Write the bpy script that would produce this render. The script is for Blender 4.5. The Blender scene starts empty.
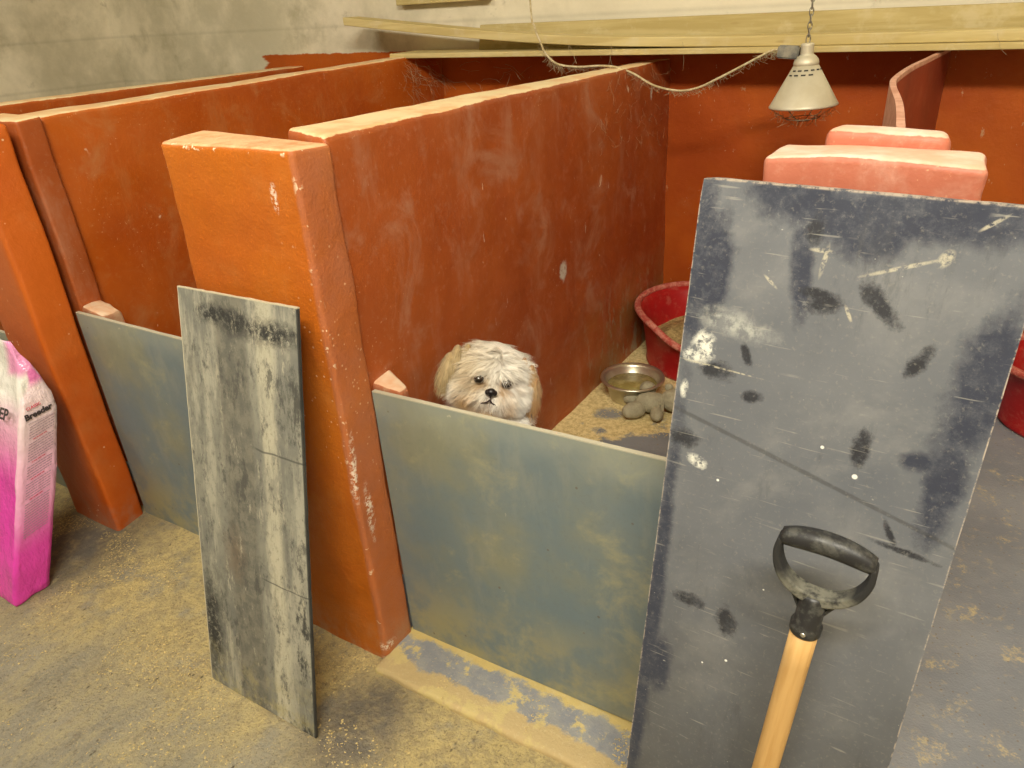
import bpy, bmesh, math, random
from mathutils import Vector, Matrix, noise
random.seed(7)
PI = math.pi
SC = bpy.context.scene
COL = SC.collection

# ------------------------------------------------------------------ camera
CX = Vector((0.86043959, 0.50678029, -0.05307968))
CY = Vector((-0.19400332, 0.422139, 0.88552887))
CF = Vector((-0.47117558, 0.75164646, -0.46154217))
cd = bpy.data.cameras.new('camera'); cam = bpy.data.objects.new('camera', cd); COL.objects.link(cam)
cd.sensor_width = 36.0; cd.lens = 732.108 / 1024 * 36.0; cd.clip_start = 0.02
cam.matrix_world = Matrix(((CX.x, CY.x, -CF.x, 0.9869), (CX.y, CY.y, -CF.y, -0.9119), (CX.z, CY.z, -CF.z, 1.4046), (0, 0, 0, 1)))
SC.camera = cam

# ------------------------------------------------------------------ world, lights, exposure
w = bpy.data.worlds.new('world'); SC.world = w; w.use_nodes = True
w.node_tree.nodes['Background'].inputs[0].default_value = (0.9, 0.88, 0.78, 1)
w.node_tree.nodes['Background'].inputs[1].default_value = 0.14
def area(name, loc, sx, sy, power, col, target):
    l = bpy.data.lights.new(name, 'AREA'); l.shape = 'RECTANGLE'; l.size = sx; l.size_y = sy; l.energy = power; l.color = col
    o = bpy.data.objects.new(name, l); COL.objects.link(o); o.location = loc
    o.rotation_euler = (Vector(target) - Vector(loc)).to_track_quat('-Z', 'Y').to_euler()
    return o
area('ceiling_tube_light', (1.25, -1.6, 3.05), 1.5, 0.3, 175, (1.0, 0.94, 0.80), (0.6, 0.8, 0.3))
area('rear_tube_light', (-1.4, -1.2, 3.05), 1.2, 0.2, 42, (1.0, 0.94, 0.80), (-0.6, 0.3, 0.0))
SC.view_settings.view_transform = 'Standard'; SC.view_settings.look = 'None'
SC.view_settings.gamma = 1.0; SC.view_settings.use_curve_mapping = False
SC.view_settings.exposure = -0.22

# ------------------------------------------------------------------ node helper
class NM:
    def __init__(s, name):
        s.m = bpy.data.materials.new(name); s.m.use_nodes = True
        s.t = s.m.node_tree; s.n = s.t.nodes; s.b = s.n['Principled BSDF']
        s.co = s.n.new('ShaderNodeTexCoord').outputs['Object']
        sep = s.n.new('ShaderNodeSeparateXYZ'); s.L(s.co, sep.inputs[0]); s.x, s.y, s.z = sep.outputs
    def L(s, a, b): s.t.links.new(a, b)
    def put(s, sock, v):
        if isinstance(v, bpy.types.NodeSocket): s.L(v, sock)
        elif isinstance(v, tuple) and len(v) == 3 and sock.type == 'RGBA': sock.default_value = (*v, 1)
        else: sock.default_value = v
    def mapv(s, scale=(1, 1, 1), loc=(0, 0, 0), rot=(0, 0, 0), v=None):
        m = s.n.new('ShaderNodeMapping'); s.L(v or s.co, m.inputs[0])
        m.inputs['Location'].default_value = loc; m.inputs['Rotation'].default_value = rot; m.inputs['Scale'].default_value = scale
        return m.outputs[0]
    def noise(s, sc, det=4, rough=.6, v=None, dist=0.0):
        n = s.n.new('ShaderNodeTexNoise'); s.L(v or s.co, n.inputs['Vector'])
        n.inputs['Scale'].default_value = sc; n.inputs['Detail'].default_value = det; n.inputs['Roughness'].default_value = rough; n.inputs['Distortion'].default_value = dist
        return n.outputs[0]
    def vor(s, sc, v=None, feat='F1'):
        n = s.n.new('ShaderNodeTexVoronoi'); n.feature = feat; s.L(v or s.co, n.inputs['Vector']); n.inputs['Scale'].default_value = sc
        return n.outputs['Distance']
    def rng(s, v, lo, hi, a=0.0, b=1.0):
        n = s.n.new('ShaderNodeMapRange'); n.interpolation_type = 'SMOOTHSTEP'; s.put(n.inputs[0], v)
        n.inputs[1].default_value = lo; n.inputs[2].default_value = hi; n.inputs[3].default_value = a; n.inputs[4].default_value = b
        if lo > hi:
            n.interpolation_type = 'LINEAR'; n.clamp = True
        return n.outputs[0]
    def mth(s, op, a, b=0.0):
        n = s.n.new('ShaderNodeMath'); n.operation = op; s.put(n.inputs[0], a); s.put(n.inputs[1], b); return n.outputs[0]
    def mul(s, a, b): return s.mth('MULTIPLY', a, b)
    def mix(s, f, a, b):
        n = s.n.new('ShaderNodeMix'); n.data_type = 'RGBA'; s.put(n.inputs[0], f); s.put(n.inputs[6], a); s.put(n.inputs[7], b); return n.outputs[2]
    def spot(s, c, r, rot=0.0, warp=.35, wsc=14, soft=.25, ax='xz'):
        """1 inside an irregular blot centred on c (two object axes), radii r"""
        cx, cz = c
        a = s.mth('SUBTRACT', s.x if ax[0] == 'x' else s.y, cx); b = s.mth('SUBTRACT', s.z if ax[1] == 'z' else s.y, cz)
        ca, sa = math.cos(rot), math.sin(rot)
        u = s.mth('ADD', s.mul(a, ca / r[0]), s.mul(b, sa / r[0])); v = s.mth('ADD', s.mul(a, -sa / r[1]), s.mul(b, ca / r[1]))
        d = s.mth('SQRT', s.mth('ADD', s.mul(u, u), s.mul(v, v)))
        nn = s.mul(s.mth('SUBTRACT', s.noise(wsc, 7, .78), .5), warp * 4.5)
        return s.rng(s.mth('ADD', d, nn), 1 + soft, 1 - soft)
    def out(s, col, rough=.7, spec=.3, bump=None, bs=.3, bd=.004, metal=0.0):
        s.put(s.b.inputs['Base Color'], col); s.put(s.b.inputs['Roughness'], rough)
        s.b.inputs['Specular IOR Level'].default_value = spec; s.b.inputs['Metallic'].default_value = metal
        if bump is not None:
            n = s.n.new('ShaderNodeBump'); s.L(bump, n.inputs['Height']); n.inputs['Strength'].default_value = bs; n.inputs['Distance'].default_value = bd
            s.L(n.outputs[0], s.b.inputs['Normal'])
        return s.m

def paint_wall(name, base, dark, dust, fleck=(.8, .66, .5), dusty=.5, top=(.78, .62, .36), topz=None, base_dust=True, flecks=True, streak=True, rough=.42, chips=False):
    s = NM(name)
    c = s.mix(s.rng(s.noise(2.2, 5, .6), .35, .68), base, dark)
    c = s.mix(s.mul(s.rng(s.noise(5.5, 6, .7, dist=.6), .5, .72), dusty), c, dust)
    if streak:
        c = s.mix(s.mul(s.rng(s.noise(9, 5, .7, s.mapv((1, 1, .28))), .52, .75), dusty * .7), c, dust)
    c = s.mix(s.mul(s.rng(s.noise(60, 3, .7), .52, .8), dusty * .5), c, dust)
    if flecks:
        wv = s.n.new('ShaderNodeVectorMath'); wv.operation = 'ADD'; s.L(s.co, wv.inputs[0])
        nz = s.n.new('ShaderNodeTexNoise'); nz.inputs['Scale'].default_value = 30; s.L(s.co, nz.inputs['Vector'])
        sc_ = s.n.new('ShaderNodeVectorMath'); sc_.operation = 'SCALE'; sc_.inputs['Scale'].default_value = .05; s.L(nz.outputs['Color'], sc_.inputs[0]); s.L(sc_.outputs[0], wv.inputs[1])
        f = s.mul(s.rng(s.vor(9, s.mapv((1, 1, .45), v=wv.outputs[0])), .07, .045), s.rng(s.noise(3.1, 3, .6), .48, .56))
        c = s.mix(s.mul(f, .7), c, fleck)
        f2 = s.mul(s.rng(s.noise(26, 3, .75, s.mapv((1.6, 1.6, .5))), .70, .74), s.rng(s.noise(2.3, 2, .5, s.mapv(loc=(3, 1, 2))), .48, .6))
        c = s.mix(s.mul(f2, .8), c, fleck)
        f3 = s.mul(s.rng(s.noise(120, 2, .8), .66, .72), s.rng(s.noise(4.5, 3, .6, s.mapv(loc=(5, 5, 1))), .5, .6))
        c = s.mix(s.mul(f3, .6), c, (.66, .38, .2))
    if chips:
        face = s.rng(s.x, -.06, -.03)
        k = s.mth('MAXIMUM', s.spot((.99, .672), (.022, .030), 0, .45, 40, .2, 'yz'), s.spot((1.66, 1.10), (.01, .02), 0, .4, 40, .2, 'yz'))
        c = s.mix(s.mul(face, s.mul(k, s.rng(s.noise(80, 4, .7), .35, .5))), c, (.56, .50, .42))
        reg = s.mul(s.mul(s.rng(s.y, .95, 1.35), s.rng(s.z, .56, .36)), face)
        scr = s.rng(s.noise(17, 6, .75, s.mapv((1, 1, .45), loc=(0, 3, 1))), .55, .62)
        c = s.mix(s.mul(s.mul(reg, scr), .8), c, (.34, .28, .18))
        c = s.mix(s.mul(s.mul(reg, s.rng(s.noise(5, 5, .7), .35, .6)), .55), c, (.30, .17, .05))
        sc2 = s.mul(s.rng(s.noise(34, 4, .75, s.mapv((1, 1, .35), loc=(0, 1, 4))), .67, .71), s.rng(s.noise(4, 3, .6, s.mapv(loc=(1, 1, 4))), .45, .6)); c = s.mix(s.mul(sc2, .7), c, (.62, .52, .42))
    if base_dust:
        g = s.mul(s.rng(s.z, .16, -.02), s.rng(s.noise(12, 5, .7), .42, .66))
        c = s.mix(s.mul(g, .55), c, (.42, .26, .12))
    if topz is not None:
        # sawdust lying on the flat top of the wall, a real deposit on upward faces
        geo = s.n.new('ShaderNodeNewGeometry'); sx = s.n.new('ShaderNodeSeparateXYZ'); s.L(geo.outputs['Normal'], sx.inputs[0])
        up = s.rng(s.mth('ADD', sx.outputs[2], s.mul(s.mth('SUBTRACT', s.noise(25, 4, .7), .5), .6)), .62, .78)
        hi = s.rng(s.z, topz - .07, topz - .04)
        c = s.mix(s.mul(up, hi), c, s.mix(s.rng(s.noise(8, 4, .7), .4, .62), top, (top[0] * .95, top[1] * .72, top[2] * .6)))
    h = s.mth('ADD', s.noise(22, 6, .65), s.mul(s.noise(140, 3, .6), .35))
    rg = s.rng(s.noise(7, 4, .6), .3, .7, rough - .06, rough + .22)
    return s.out(c, rg, .35, h, .35, .004)

RED = paint_wall('red_wall_paint', (.47, .105, .010), (.38, .068, .005), (.45, .20, .075), topz=1.2, dusty=.6)
REDR = paint_wall('red_wall_paint_scuffed', (.375, .088, .018), (.31, .060, .012), (.42, .20, .12), topz=1.2, dusty=.75, chips=True)
REDB = paint_wall('deep_red_wall_paint', (.44, .07, .006), (.30, .04, .004), (.34, .11, .03), dusty=.3)
SALMON = paint_wall('salmon_wall_paint', (.50, .165, .098), (.43, .13, .075), (.58, .34, .25), topz=1.2, top=(.70, .54, .44), dusty=.6, base_dust=False)

STOP = paint_wall('chipped_pink_stop', (.38, .12, .05), (.50, .30, .18), (.55, .42, .27), topz=.70, top=(.72, .56, .40), dusty=.7, base_dust=False)

# ------------------------------------------------------------------ mesh helpers
def tag(o, label, cat, group=None, kind=None):
    if label: o['label'] = label
    if cat: o['category'] = cat
    if group: o['group'] = group
    if kind: o['kind'] = kind
    return o
def struct(o): o['kind'] = 'structure'; return o
def link(name, me, mat=None, parent=None, smooth=False):
    o = bpy.data.objects.new(name, me); COL.objects.link(o)
    if mat: me.materials.append(mat)
    if parent: o.parent = parent
    if smooth:
        for p in me.polygons: p.use_smooth = True
    return o
def from_bm(name, bm, mat, parent=None, smooth=False):
    bmesh.ops.recalc_face_normals(bm, faces=bm.faces)
    me = bpy.data.meshes.new(name); bm.to_mesh(me); bm.free()
    return link(name, me, mat, parent, smooth)
def empty(name, loc=(0, 0, 0), rot=(0, 0, 0)):
    o = bpy.data.objects.new(name, None); COL.objects.link(o); o.location = loc; o.rotation_euler = rot; o.empty_display_size = .05
    return o
def hexa(bm, v):
    vs = [bm.verts.new(p) for p in v]
    for f in ((0, 1, 2, 3), (4, 7, 6, 5), (0, 4, 5, 1), (1, 5, 6, 2), (2, 6, 7, 3), (3, 7, 4, 0)): bm.faces.new([vs[i] for i in f])
def boxv(x0, x1, y0, y1, z0, z1):
    return [(x0, y0, z0), (x1, y0, z0), (x1, y1, z0), (x0, y1, z0), (x0, y0, z1), (x1, y0, z1), (x1, y1, z1), (x0, y1, z1)]
CS = 1
def axis_pts(L, r, step):
    inner = max(1, int((L - 2 * r) / step)); e = [0, r * .3, r * .65]
    return [t / L for t in e] + [(r + (L - 2 * r) * k / inner) / L for k in range(inner + 1)] + [1 - t / L for t in reversed(e)]
def masonry(name, v, mat, parent=None, lev=5, bev=.012, disp=.014, tex=None, step=None):
    """rough rendered block: eight corners, rounded arrises, gently uneven faces"""
    V = [Vector(p) for p in v]
    D = ((V[1] - V[0]).length + (V[5] - V[4]).length) / 2, ((V[3] - V[0]).length + (V[2] - V[1]).length) / 2, ((V[4] - V[0]).length + (V[6] - V[2]).length) / 2
    r = max(bev, .0005); big = max(D); step = step or (.02 if big < 2.2 else .07)
    A = [axis_pts(d, min(r, d * .3), step) for d in D]; rr = min(r, min(D) * .3)
    f = .35 if tex is not None else 1.0
    def P(t):
        p = Vector((t[0] * D[0], t[1] * D[1], t[2] * D[2]))
        c = Vector([min(max(p[k], rr), D[k] - rr) for k in range(3)]); d = p - c
        if d.length > 1e-9: p = c + d.normalized() * rr
        a, b, g = p.x / D[0], p.y / D[1], p.z / D[2]
        q = ((V[0] * (1 - a) + V[1] * a) * (1 - b) + (V[3] * (1 - a) + V[2] * a) * b) * (1 - g) + ((V[4] * (1 - a) + V[5] * a) * (1 - b) + (V[7] * (1 - a) + V[6] * a) * b) * g
        if disp:
            disp_ = disp * (.5 if tex is None else 1)
            s1, s2 = 5 / f, 16 / f
            q = q + Vector((noise.noise(q * s1 + Vector((0, 7, 0))), noise.noise(q * s1 + Vector((31, 0, 0))), noise.noise(q * s1 + Vector((0, 0, 53))) * .6)) * disp_ * .55 \
                  + Vector((noise.noise(q * s2), noise.noise(q * s2 + Vector((3, 0, 9))), noise.noise(q * s2 + Vector((0, 5, 1))) * .6)) * disp_ * .25
        return q
    idx, vs, fs = {}, [], []
    def vid(k):
        if k not in idx: idx[k] = len(vs); vs.append(tuple(P((A[0][k[0]], A[1][k[1]], A[2][k[2]]))))
        return idx[k]
    n = [len(a) - 1 for a in A]
    for ax in range(3):
        u, w_ = (ax + 1) % 3, (ax + 2) % 3
        for side in (0, n[ax]):
            for i in range(n[u]):
                for j in range(n[w_]):
                    q = []
                    for di, dj in ((0, 0), (1, 0), (1, 1), (0, 1)):
                        k = [0, 0, 0]; k[ax] = side; k[u] = i + di; k[w_] = j + dj; q.append(vid(tuple(k)))
                    fs.append(q if side else q[::-1])
    me = bpy.data.meshes.new(name); me.from_pydata(vs, [], fs); me.update()
    return link(name, me, mat, parent, True)
def lathe(bm, prof, seg=32, c=(0, 0, 0), ang=None, closed=False):
    rings = []
    for r, z in prof:
        rings.append([bm.verts.new((c[0] + r * math.cos(2 * PI * i / seg), c[1] + r * math.sin(2 * PI * i / seg), c[2] + z)) for i in range(seg)])
    for a, b in zip(rings[:-1], rings[1:]):
        for i in range(seg):
            j = (i + 1) % seg; bm.faces.new((a[i], a[j], b[j], b[i]))
    for rg in (rings[0], rings[-1]):
        try: bm.faces.new(rg)
        except ValueError: pass
def tube(bm, pts, r, seg=8, taper=None):
    pts = [Vector(p) for p in pts]; rings = []; up = Vector((0.13, .2, 1)).normalized()
    for i, p in enumerate(pts):
        t = (pts[min(i + 1, len(pts) - 1)] - pts[max(i - 1, 0)]).normalized()
        a = t.cross(up)
        if a.length < .1: a = t.cross(Vector((1, 0, 0)))
        a.normalize(); b = t.cross(a); up = -b if False else up
        rr = r if taper is None else taper[i]
        rings.append([bm.verts.new(p + a * rr * math.cos(2 * PI * k / seg) + b * rr * math.sin(2 * PI * k / seg)) for k in range(seg)])
    for q, s in zip(rings[:-1], rings[1:]):
        for k in range(seg):
            bm.faces.new((q[k], q[(k + 1) % seg], s[(k + 1) % seg], s[k]))
    bm.faces.new(rings[0]); bm.faces.new(rings[-1])
def smoothpts(pts, n=8):
    pts = [Vector(p) for p in pts]; out = []
    for i in range(len(pts) - 1):
        p0, p1, p2, p3 = pts[max(i - 1, 0)], pts[i], pts[i + 1], pts[min(i + 2, len(pts) - 1)]
        for k in range(n):
            t = k / n
            out.append(.5 * ((2 * p1) + (-p0 + p2) * t + (2 * p0 - 5 * p1 + 4 * p2 - p3) * t * t + (-p0 + 3 * p1 - 3 * p2 + p3) * t ** 3))
    out.append(pts[-1]); return out
def ellip(bm, c, r, rot=None, sub=3):
    M = Matrix.Translation(Vector(c)) @ (rot.to_4x4() if rot is not None else Matrix.Identity(4)) @ Matrix.Diagonal((*r, 1))
    bmesh.ops.create_icosphere(bm, subdivisions=sub, radius=1, matrix=M)
def sheet_box(bm, W, L, T, r=.0, nx=24, nz=60, edge=.001):
    """thin rigid sheet: x 0..W, z 0..-L, front face at y=0, thickness T toward +y, slightly nibbled outline"""
    def P(i, k, y):
        x = W * i / nx; z = -L * k / nz
        if i in (0, nx): x += (noise.noise((k * .9, i * 1.7, 1.3)) * edge)
        if k in (0, nz): z += (noise.noise((i * .9, k * 1.7, 5.3)) * edge)
        if r:
            cx = min(max(x, r), W - r); cz = max(min(z, -r), -L + r); d = Vector((x - cx, z - cz))
            if d.length > r: d = d.normalized() * r; x, z = cx + d.x, cz + d.y
        return (x, y, z)
    F = [[bm.verts.new(P(i, k, 0)) for i in range(nx + 1)] for k in range(nz + 1)]
    B = [[bm.verts.new(P(i, k, T)) for i in range(nx + 1)] for k in range(nz + 1)]
    for k in range(nz):
        for i in range(nx):
            bm.faces.new((F[k][i], F[k + 1][i], F[k + 1][i + 1], F[k][i + 1])); bm.faces.new((B[k][i], B[k][i + 1], B[k + 1][i + 1], B[k + 1][i]))
    for i in range(nx):
        bm.faces.new((F[0][i], F[0][i + 1], B[0][i + 1], B[0][i])); bm.faces.new((F[nz][i + 1], F[nz][i], B[nz][i], B[nz][i + 1]))
    for k in range(nz):
        bm.faces.new((F[k + 1][0], F[k][0], B[k][0], B[k + 1][0])); bm.faces.new((F[k][nx], F[k + 1][nx], B[k + 1][nx], B[k][nx]))
def place_rect(o, TL, TR, BL):
    TL, TR, BL = Vector(TL), Vector(TR), Vector(BL)
    a = (TR - TL).normalized(); u = (TL - BL).normalized(); n = u.cross(a).normalized(); n = a.cross(u) * -1
    # local x=a, z=u, y = z cross x
    yv = u.cross(a).normalized(); a = yv.cross(u).normalized()
    o.matrix_world = Matrix(((a.x, yv.x, u.x, TL.x), (a.y, yv.y, u.y, TL.y), (a.z, yv.z, u.z, TL.z), (0, 0, 0, 1)))

FZ = -.012     # passage floor
# ------------------------------------------------------------------ floor
def floor_mat():
    s = NM('dusty_concrete')
    dv = s.mapv((1.0, .34, 1), rot=(0, 0, -.75))
    c = s.mix(s.rng(s.noise(3, 5, .6), .3, .7), (.36, .33, .255), (.28, .26, .20))
    c = s.mix(s.rng(s.noise(1.7, 4, .6), .45, .7), c, (.33, .305, .235))
    # sawdust trodden in: streaky everywhere, thick along the pens
    st = s.rng(s.noise(13, 8, .72, dv, .5), .47, .62)
    near = s.rng(s.mth('ADD', s.y, s.mul(s.noise(4, 4, .6), .5)), -.28, .12)
    c = s.mix(s.mul(st, .6), c, (.47, .40, .23))
    c = s.mix(s.mul(s.rng(s.noise(26, 8, .75, s.mapv((1, .5, 1), rot=(0, 0, -.75), loc=(2, 0, 0))), .52, .66), .7), c, (.23, .205, .15))
    th = s.mul(near, s.rng(s.noise(7, 6, .65), .32, .5))
    c = s.mix(s.mul(th, .8), c, s.mix(s.rng(s.noise(45, 5, .75), .4, .62), (.62, .49, .21), (.42, .33, .16)))
    # grit and pits
    pit = s.mul(s.rng(s.vor(55, s.mapv((1, .6, 1), rot=(0, 0, -.75))), .2, .1), s.rng(s.noise(9, 3, .6), .5, .6))
    c = s.mix(s.mul(pit, .8), c, (.10, .08, .055))
    c = s.mix(s.mul(s.rng(s.noise(150, 2, .7), .56, .7), .45), c, (.62, .5, .26))
    c = s.mix(s.mul(s.rng(s.noise(110, 2, .7, s.mapv(loc=(3, 3, 3))), .58, .7), .5), c, (.14, .115, .08))
    # cast shadows of the narrow sheet and the sack, painted into the floor colour
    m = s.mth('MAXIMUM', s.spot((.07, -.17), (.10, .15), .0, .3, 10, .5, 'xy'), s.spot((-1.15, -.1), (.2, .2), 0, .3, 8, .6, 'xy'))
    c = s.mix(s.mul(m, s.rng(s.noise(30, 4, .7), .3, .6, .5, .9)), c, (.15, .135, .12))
    h = s.mth('ADD', s.mul(s.noise(18, 8, .7, dv), 1.0), s.mul(s.noise(90, 4, .75), .8))
    return s.out(c, .9, .15, h, 1.0, .012)
def blue_floor_mat(name, dustcut=(.42, .56)):
    s = NM(name)
    c = s.mix(s.rng(s.noise(5, 5, .6), .35, .65), (.27, .285, .305), (.22, .235, .26))
    c = s.mix(s.mul(s.rng(s.noise(11, 8, .8), dustcut[0], dustcut[1]), s.rng(s.noise(60, 4, .7), .35, .55, .4, 1)), c, (.50, .42, .26))
    c = s.mix(s.mul(s.rng(s.noise(50, 4, .7), .55, .7), .35), c, (.5, .42, .26))
    c = s.mix(s.mul(s.rng(s.vor(60), .14, .09), .6), c, (.2, .15, .08))
    return s.out(c, .75, .25, s.mth('ADD', s.noise(25, 7, .7), s.mul(s.noise(200, 2, .6), .3)), .6, .005)
floorm = floor_mat()
bm = bmesh.new()
nx, ny = 110, 46
X0, X1, Y0, Y1 = -3.3, 2.6, -2.6, .13
g = [[bm.verts.new((X0 + (X1 - X0) * i / nx, Y0 + (Y1 - Y0) * j / ny, FZ + .004 * noise.noise((i * .35, j * .35, 0)))) for i in range(nx + 1)] for j in range(ny + 1)]
for j in range(ny):
    for i in range(nx): bm.faces.new((g[j][i], g[j][i + 1], g[j + 1][i + 1], g[j + 1][i]))
bot = from_bm('floor', bm, floorm, None, True); struct(bot)
# threshold slab in front of the middle pen
def thr_mat():
    s = NM('threshold_concrete')
    yy = s.mth('ADD', s.y, s.mul(s.mth('SUBTRACT', s.noise(14, 5, .65), .5), .09))
    c = s.mix(s.rng(s.noise(16, 4, .6), .4, .6), (.24, .25, .27), (.30, .30, .29))
    c = s.mix(s.rng(yy, .015, .005), c, (.50, .38, .19))
    c = s.mix(s.mul(s.rng(yy, .075, .088), .9), c, (.58, .44, .15))
    c = s.mix(s.rng(s.noise(13, 6, .7, s.mapv(loc=(1.4, 0, 0))), .52, .6), c, (.56, .45, .2))
    c = s.mix(s.mul(s.rng(s.noise(120, 3, .7), .56, .68), .4), c, (.6, .5, .3))
    return s.out(c, .8, .25, s.noise(40, 6, .7), .7, .006)
masonry('trim_1', boxv(.0, .79, -.045, .14, -.06, .004), thr_mat(), None, 6, .012, .008, CS)['kind'] = 'structure'
# raised pen floors
mid_floor = blue_floor_mat('pen_floor_paint')
def pen_floor_mid():
    s = NM('pen_floor_sawdust')
    c = s.mix(s.rng(s.noise(6, 5, .6), .35, .65), (.25, .26, .27), (.20, .215, .23))
    a = s.mth('ADD', s.mth('ADD', s.y, s.mul(s.x, -.9)), s.mul(s.mth('SUBTRACT', s.noise(8, 6, .65), .5), .8))
    d = s.rng(a, .72, .80)
    hole = s.spot((.13, 1.06), (.05, .035), .4, .4, 20, .3, 'xy')
    d = s.mul(d, s.mth('SUBTRACT', 1.0, s.mul(hole, .9)))
    c = s.mix(d, c, s.mix(s.rng(s.noise(60, 4, .7), .4, .65), (.80, .66, .33), (.58, .45, .20)))
    c = s.mix(s.mul(s.rng(s.noise(90, 3, .8), .6, .7), .5), c, (.26, .18, .09))
    return s.out(c, .85, .2, s.noise(50, 7, .75), .7, .006)
def slab(name, x0, x1, y0, y1, zt, mat):
    return struct(masonry(name, boxv(x0, x1, y0, y1, -.1, zt), mat, None, 5, .006, .006))
slab('floor.001', -.07, .87, .115, 1.9, .165, pen_floor_mid())
slab('floor.002', .90, 2.62, .03, 1.9, .155, blue_floor_mat('pen_floor_worn', (.57, .66)))
slab('floor.003', -1.16, -.10, .125, 1.9, .165, mid_floor)
slab('floor.004', -3.3, -1.2, .125, 1.9, .165, mid_floor)

# ------------------------------------------------------------------ room walls
def white_mat(name, red=False, dirt_dim=.75):
    s = NM(name)
    c = s.mix(s.rng(s.noise(1.5, 4, .6), .35, .65), (.80, .73, .56), (.70, .63, .47))
    left = s.rng(s.x, .1, -1.6)  # olive grime, plus dimmer light toward the left painted into the colour
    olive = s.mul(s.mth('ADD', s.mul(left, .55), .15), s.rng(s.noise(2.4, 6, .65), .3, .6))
    c = s.mix(s.mul(olive, dirt_dim), c, (.30, .275, .17))
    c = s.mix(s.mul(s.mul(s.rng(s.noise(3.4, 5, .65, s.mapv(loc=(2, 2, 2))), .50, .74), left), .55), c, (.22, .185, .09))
    c = s.mix(s.mul(s.rng(s.noise(7, 5, .7), .6, .75), .5), c, (.22, .19, .12))
    # faint block courses showing through the limewash
    bz = s.mth('FRACT', s.mul(s.z, 1 / .225)); jl = s.mth('ADD', s.rng(bz, .05, .0), s.rng(bz, .95, 1.0))
    c = s.mix(s.mul(s.mul(jl, s.noise(6, 3, .6)), .35), c, (.22, .2, .13))
    if red:
        e = s.mth('ADD', s.z, s.mul(s.mth('SUBTRACT', s.noise(20, 4, .7), .5), .02))
        xr = s.mth('ADD', s.x, s.mul(s.mth('SUBTRACT', s.noise(9, 5, .7, s.mapv((.2, 1, 1))), .5), .35))
        m = s.mul(s.rng(e, 1.243, 1.239), s.rng(xr, -2.06, -2.03))
        r = s.mix(s.rng(s.noise(2.5, 5, .6), .3, .7), (.44, .095, .007), (.33, .055, .004))
        r = s.mix(s.mul(s.rng(s.noise(6, 6, .7), .55, .75), .35), r, (.36, .15, .05))
        r = s.mix(s.mul(s.rng(s.noise(40, 4, .75, s.mapv((1, 1, .6))), .66, .7), .5), r, (.5, .36, .2))
        c = s.mix(m, c, r)
    h = s.mth('ADD', s.noise(9, 6, .65), s.mul(s.noise(60, 3, .6), .25))
    return s.out(c, .75 if not red else .6, .25, h, .5, .008)
wb = white_mat('limewashed_wall', True); wl = white_mat('limewashed_wall_plain')
struct(masonry('wall_back', boxv(-3.4, 2.8, 1.84, 2.0, -.2, 3.15), wb, None, 6, 0, .01))
struct(masonry('wall_left', boxv(-3.4, -3.22, -2.8, 1.9, -.2, 3.15), wl, None, 5, 0, .01))
struct(masonry('wall_right', boxv(2.6, 2.8, -2.8, 1.9, -.2, 3.15), wl, None, 5, 0, .01))
struct(masonry('wall_front', boxv(-3.4, 2.8, -2.8, -2.6, -.2, 3.15), wl, None, 5, 0, .01))
struct(masonry('ceiling', boxv(-3.4, 2.8, -2.8, 2.0, 3.1, 3.2), wl, None, 4, 0, .0))

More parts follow.
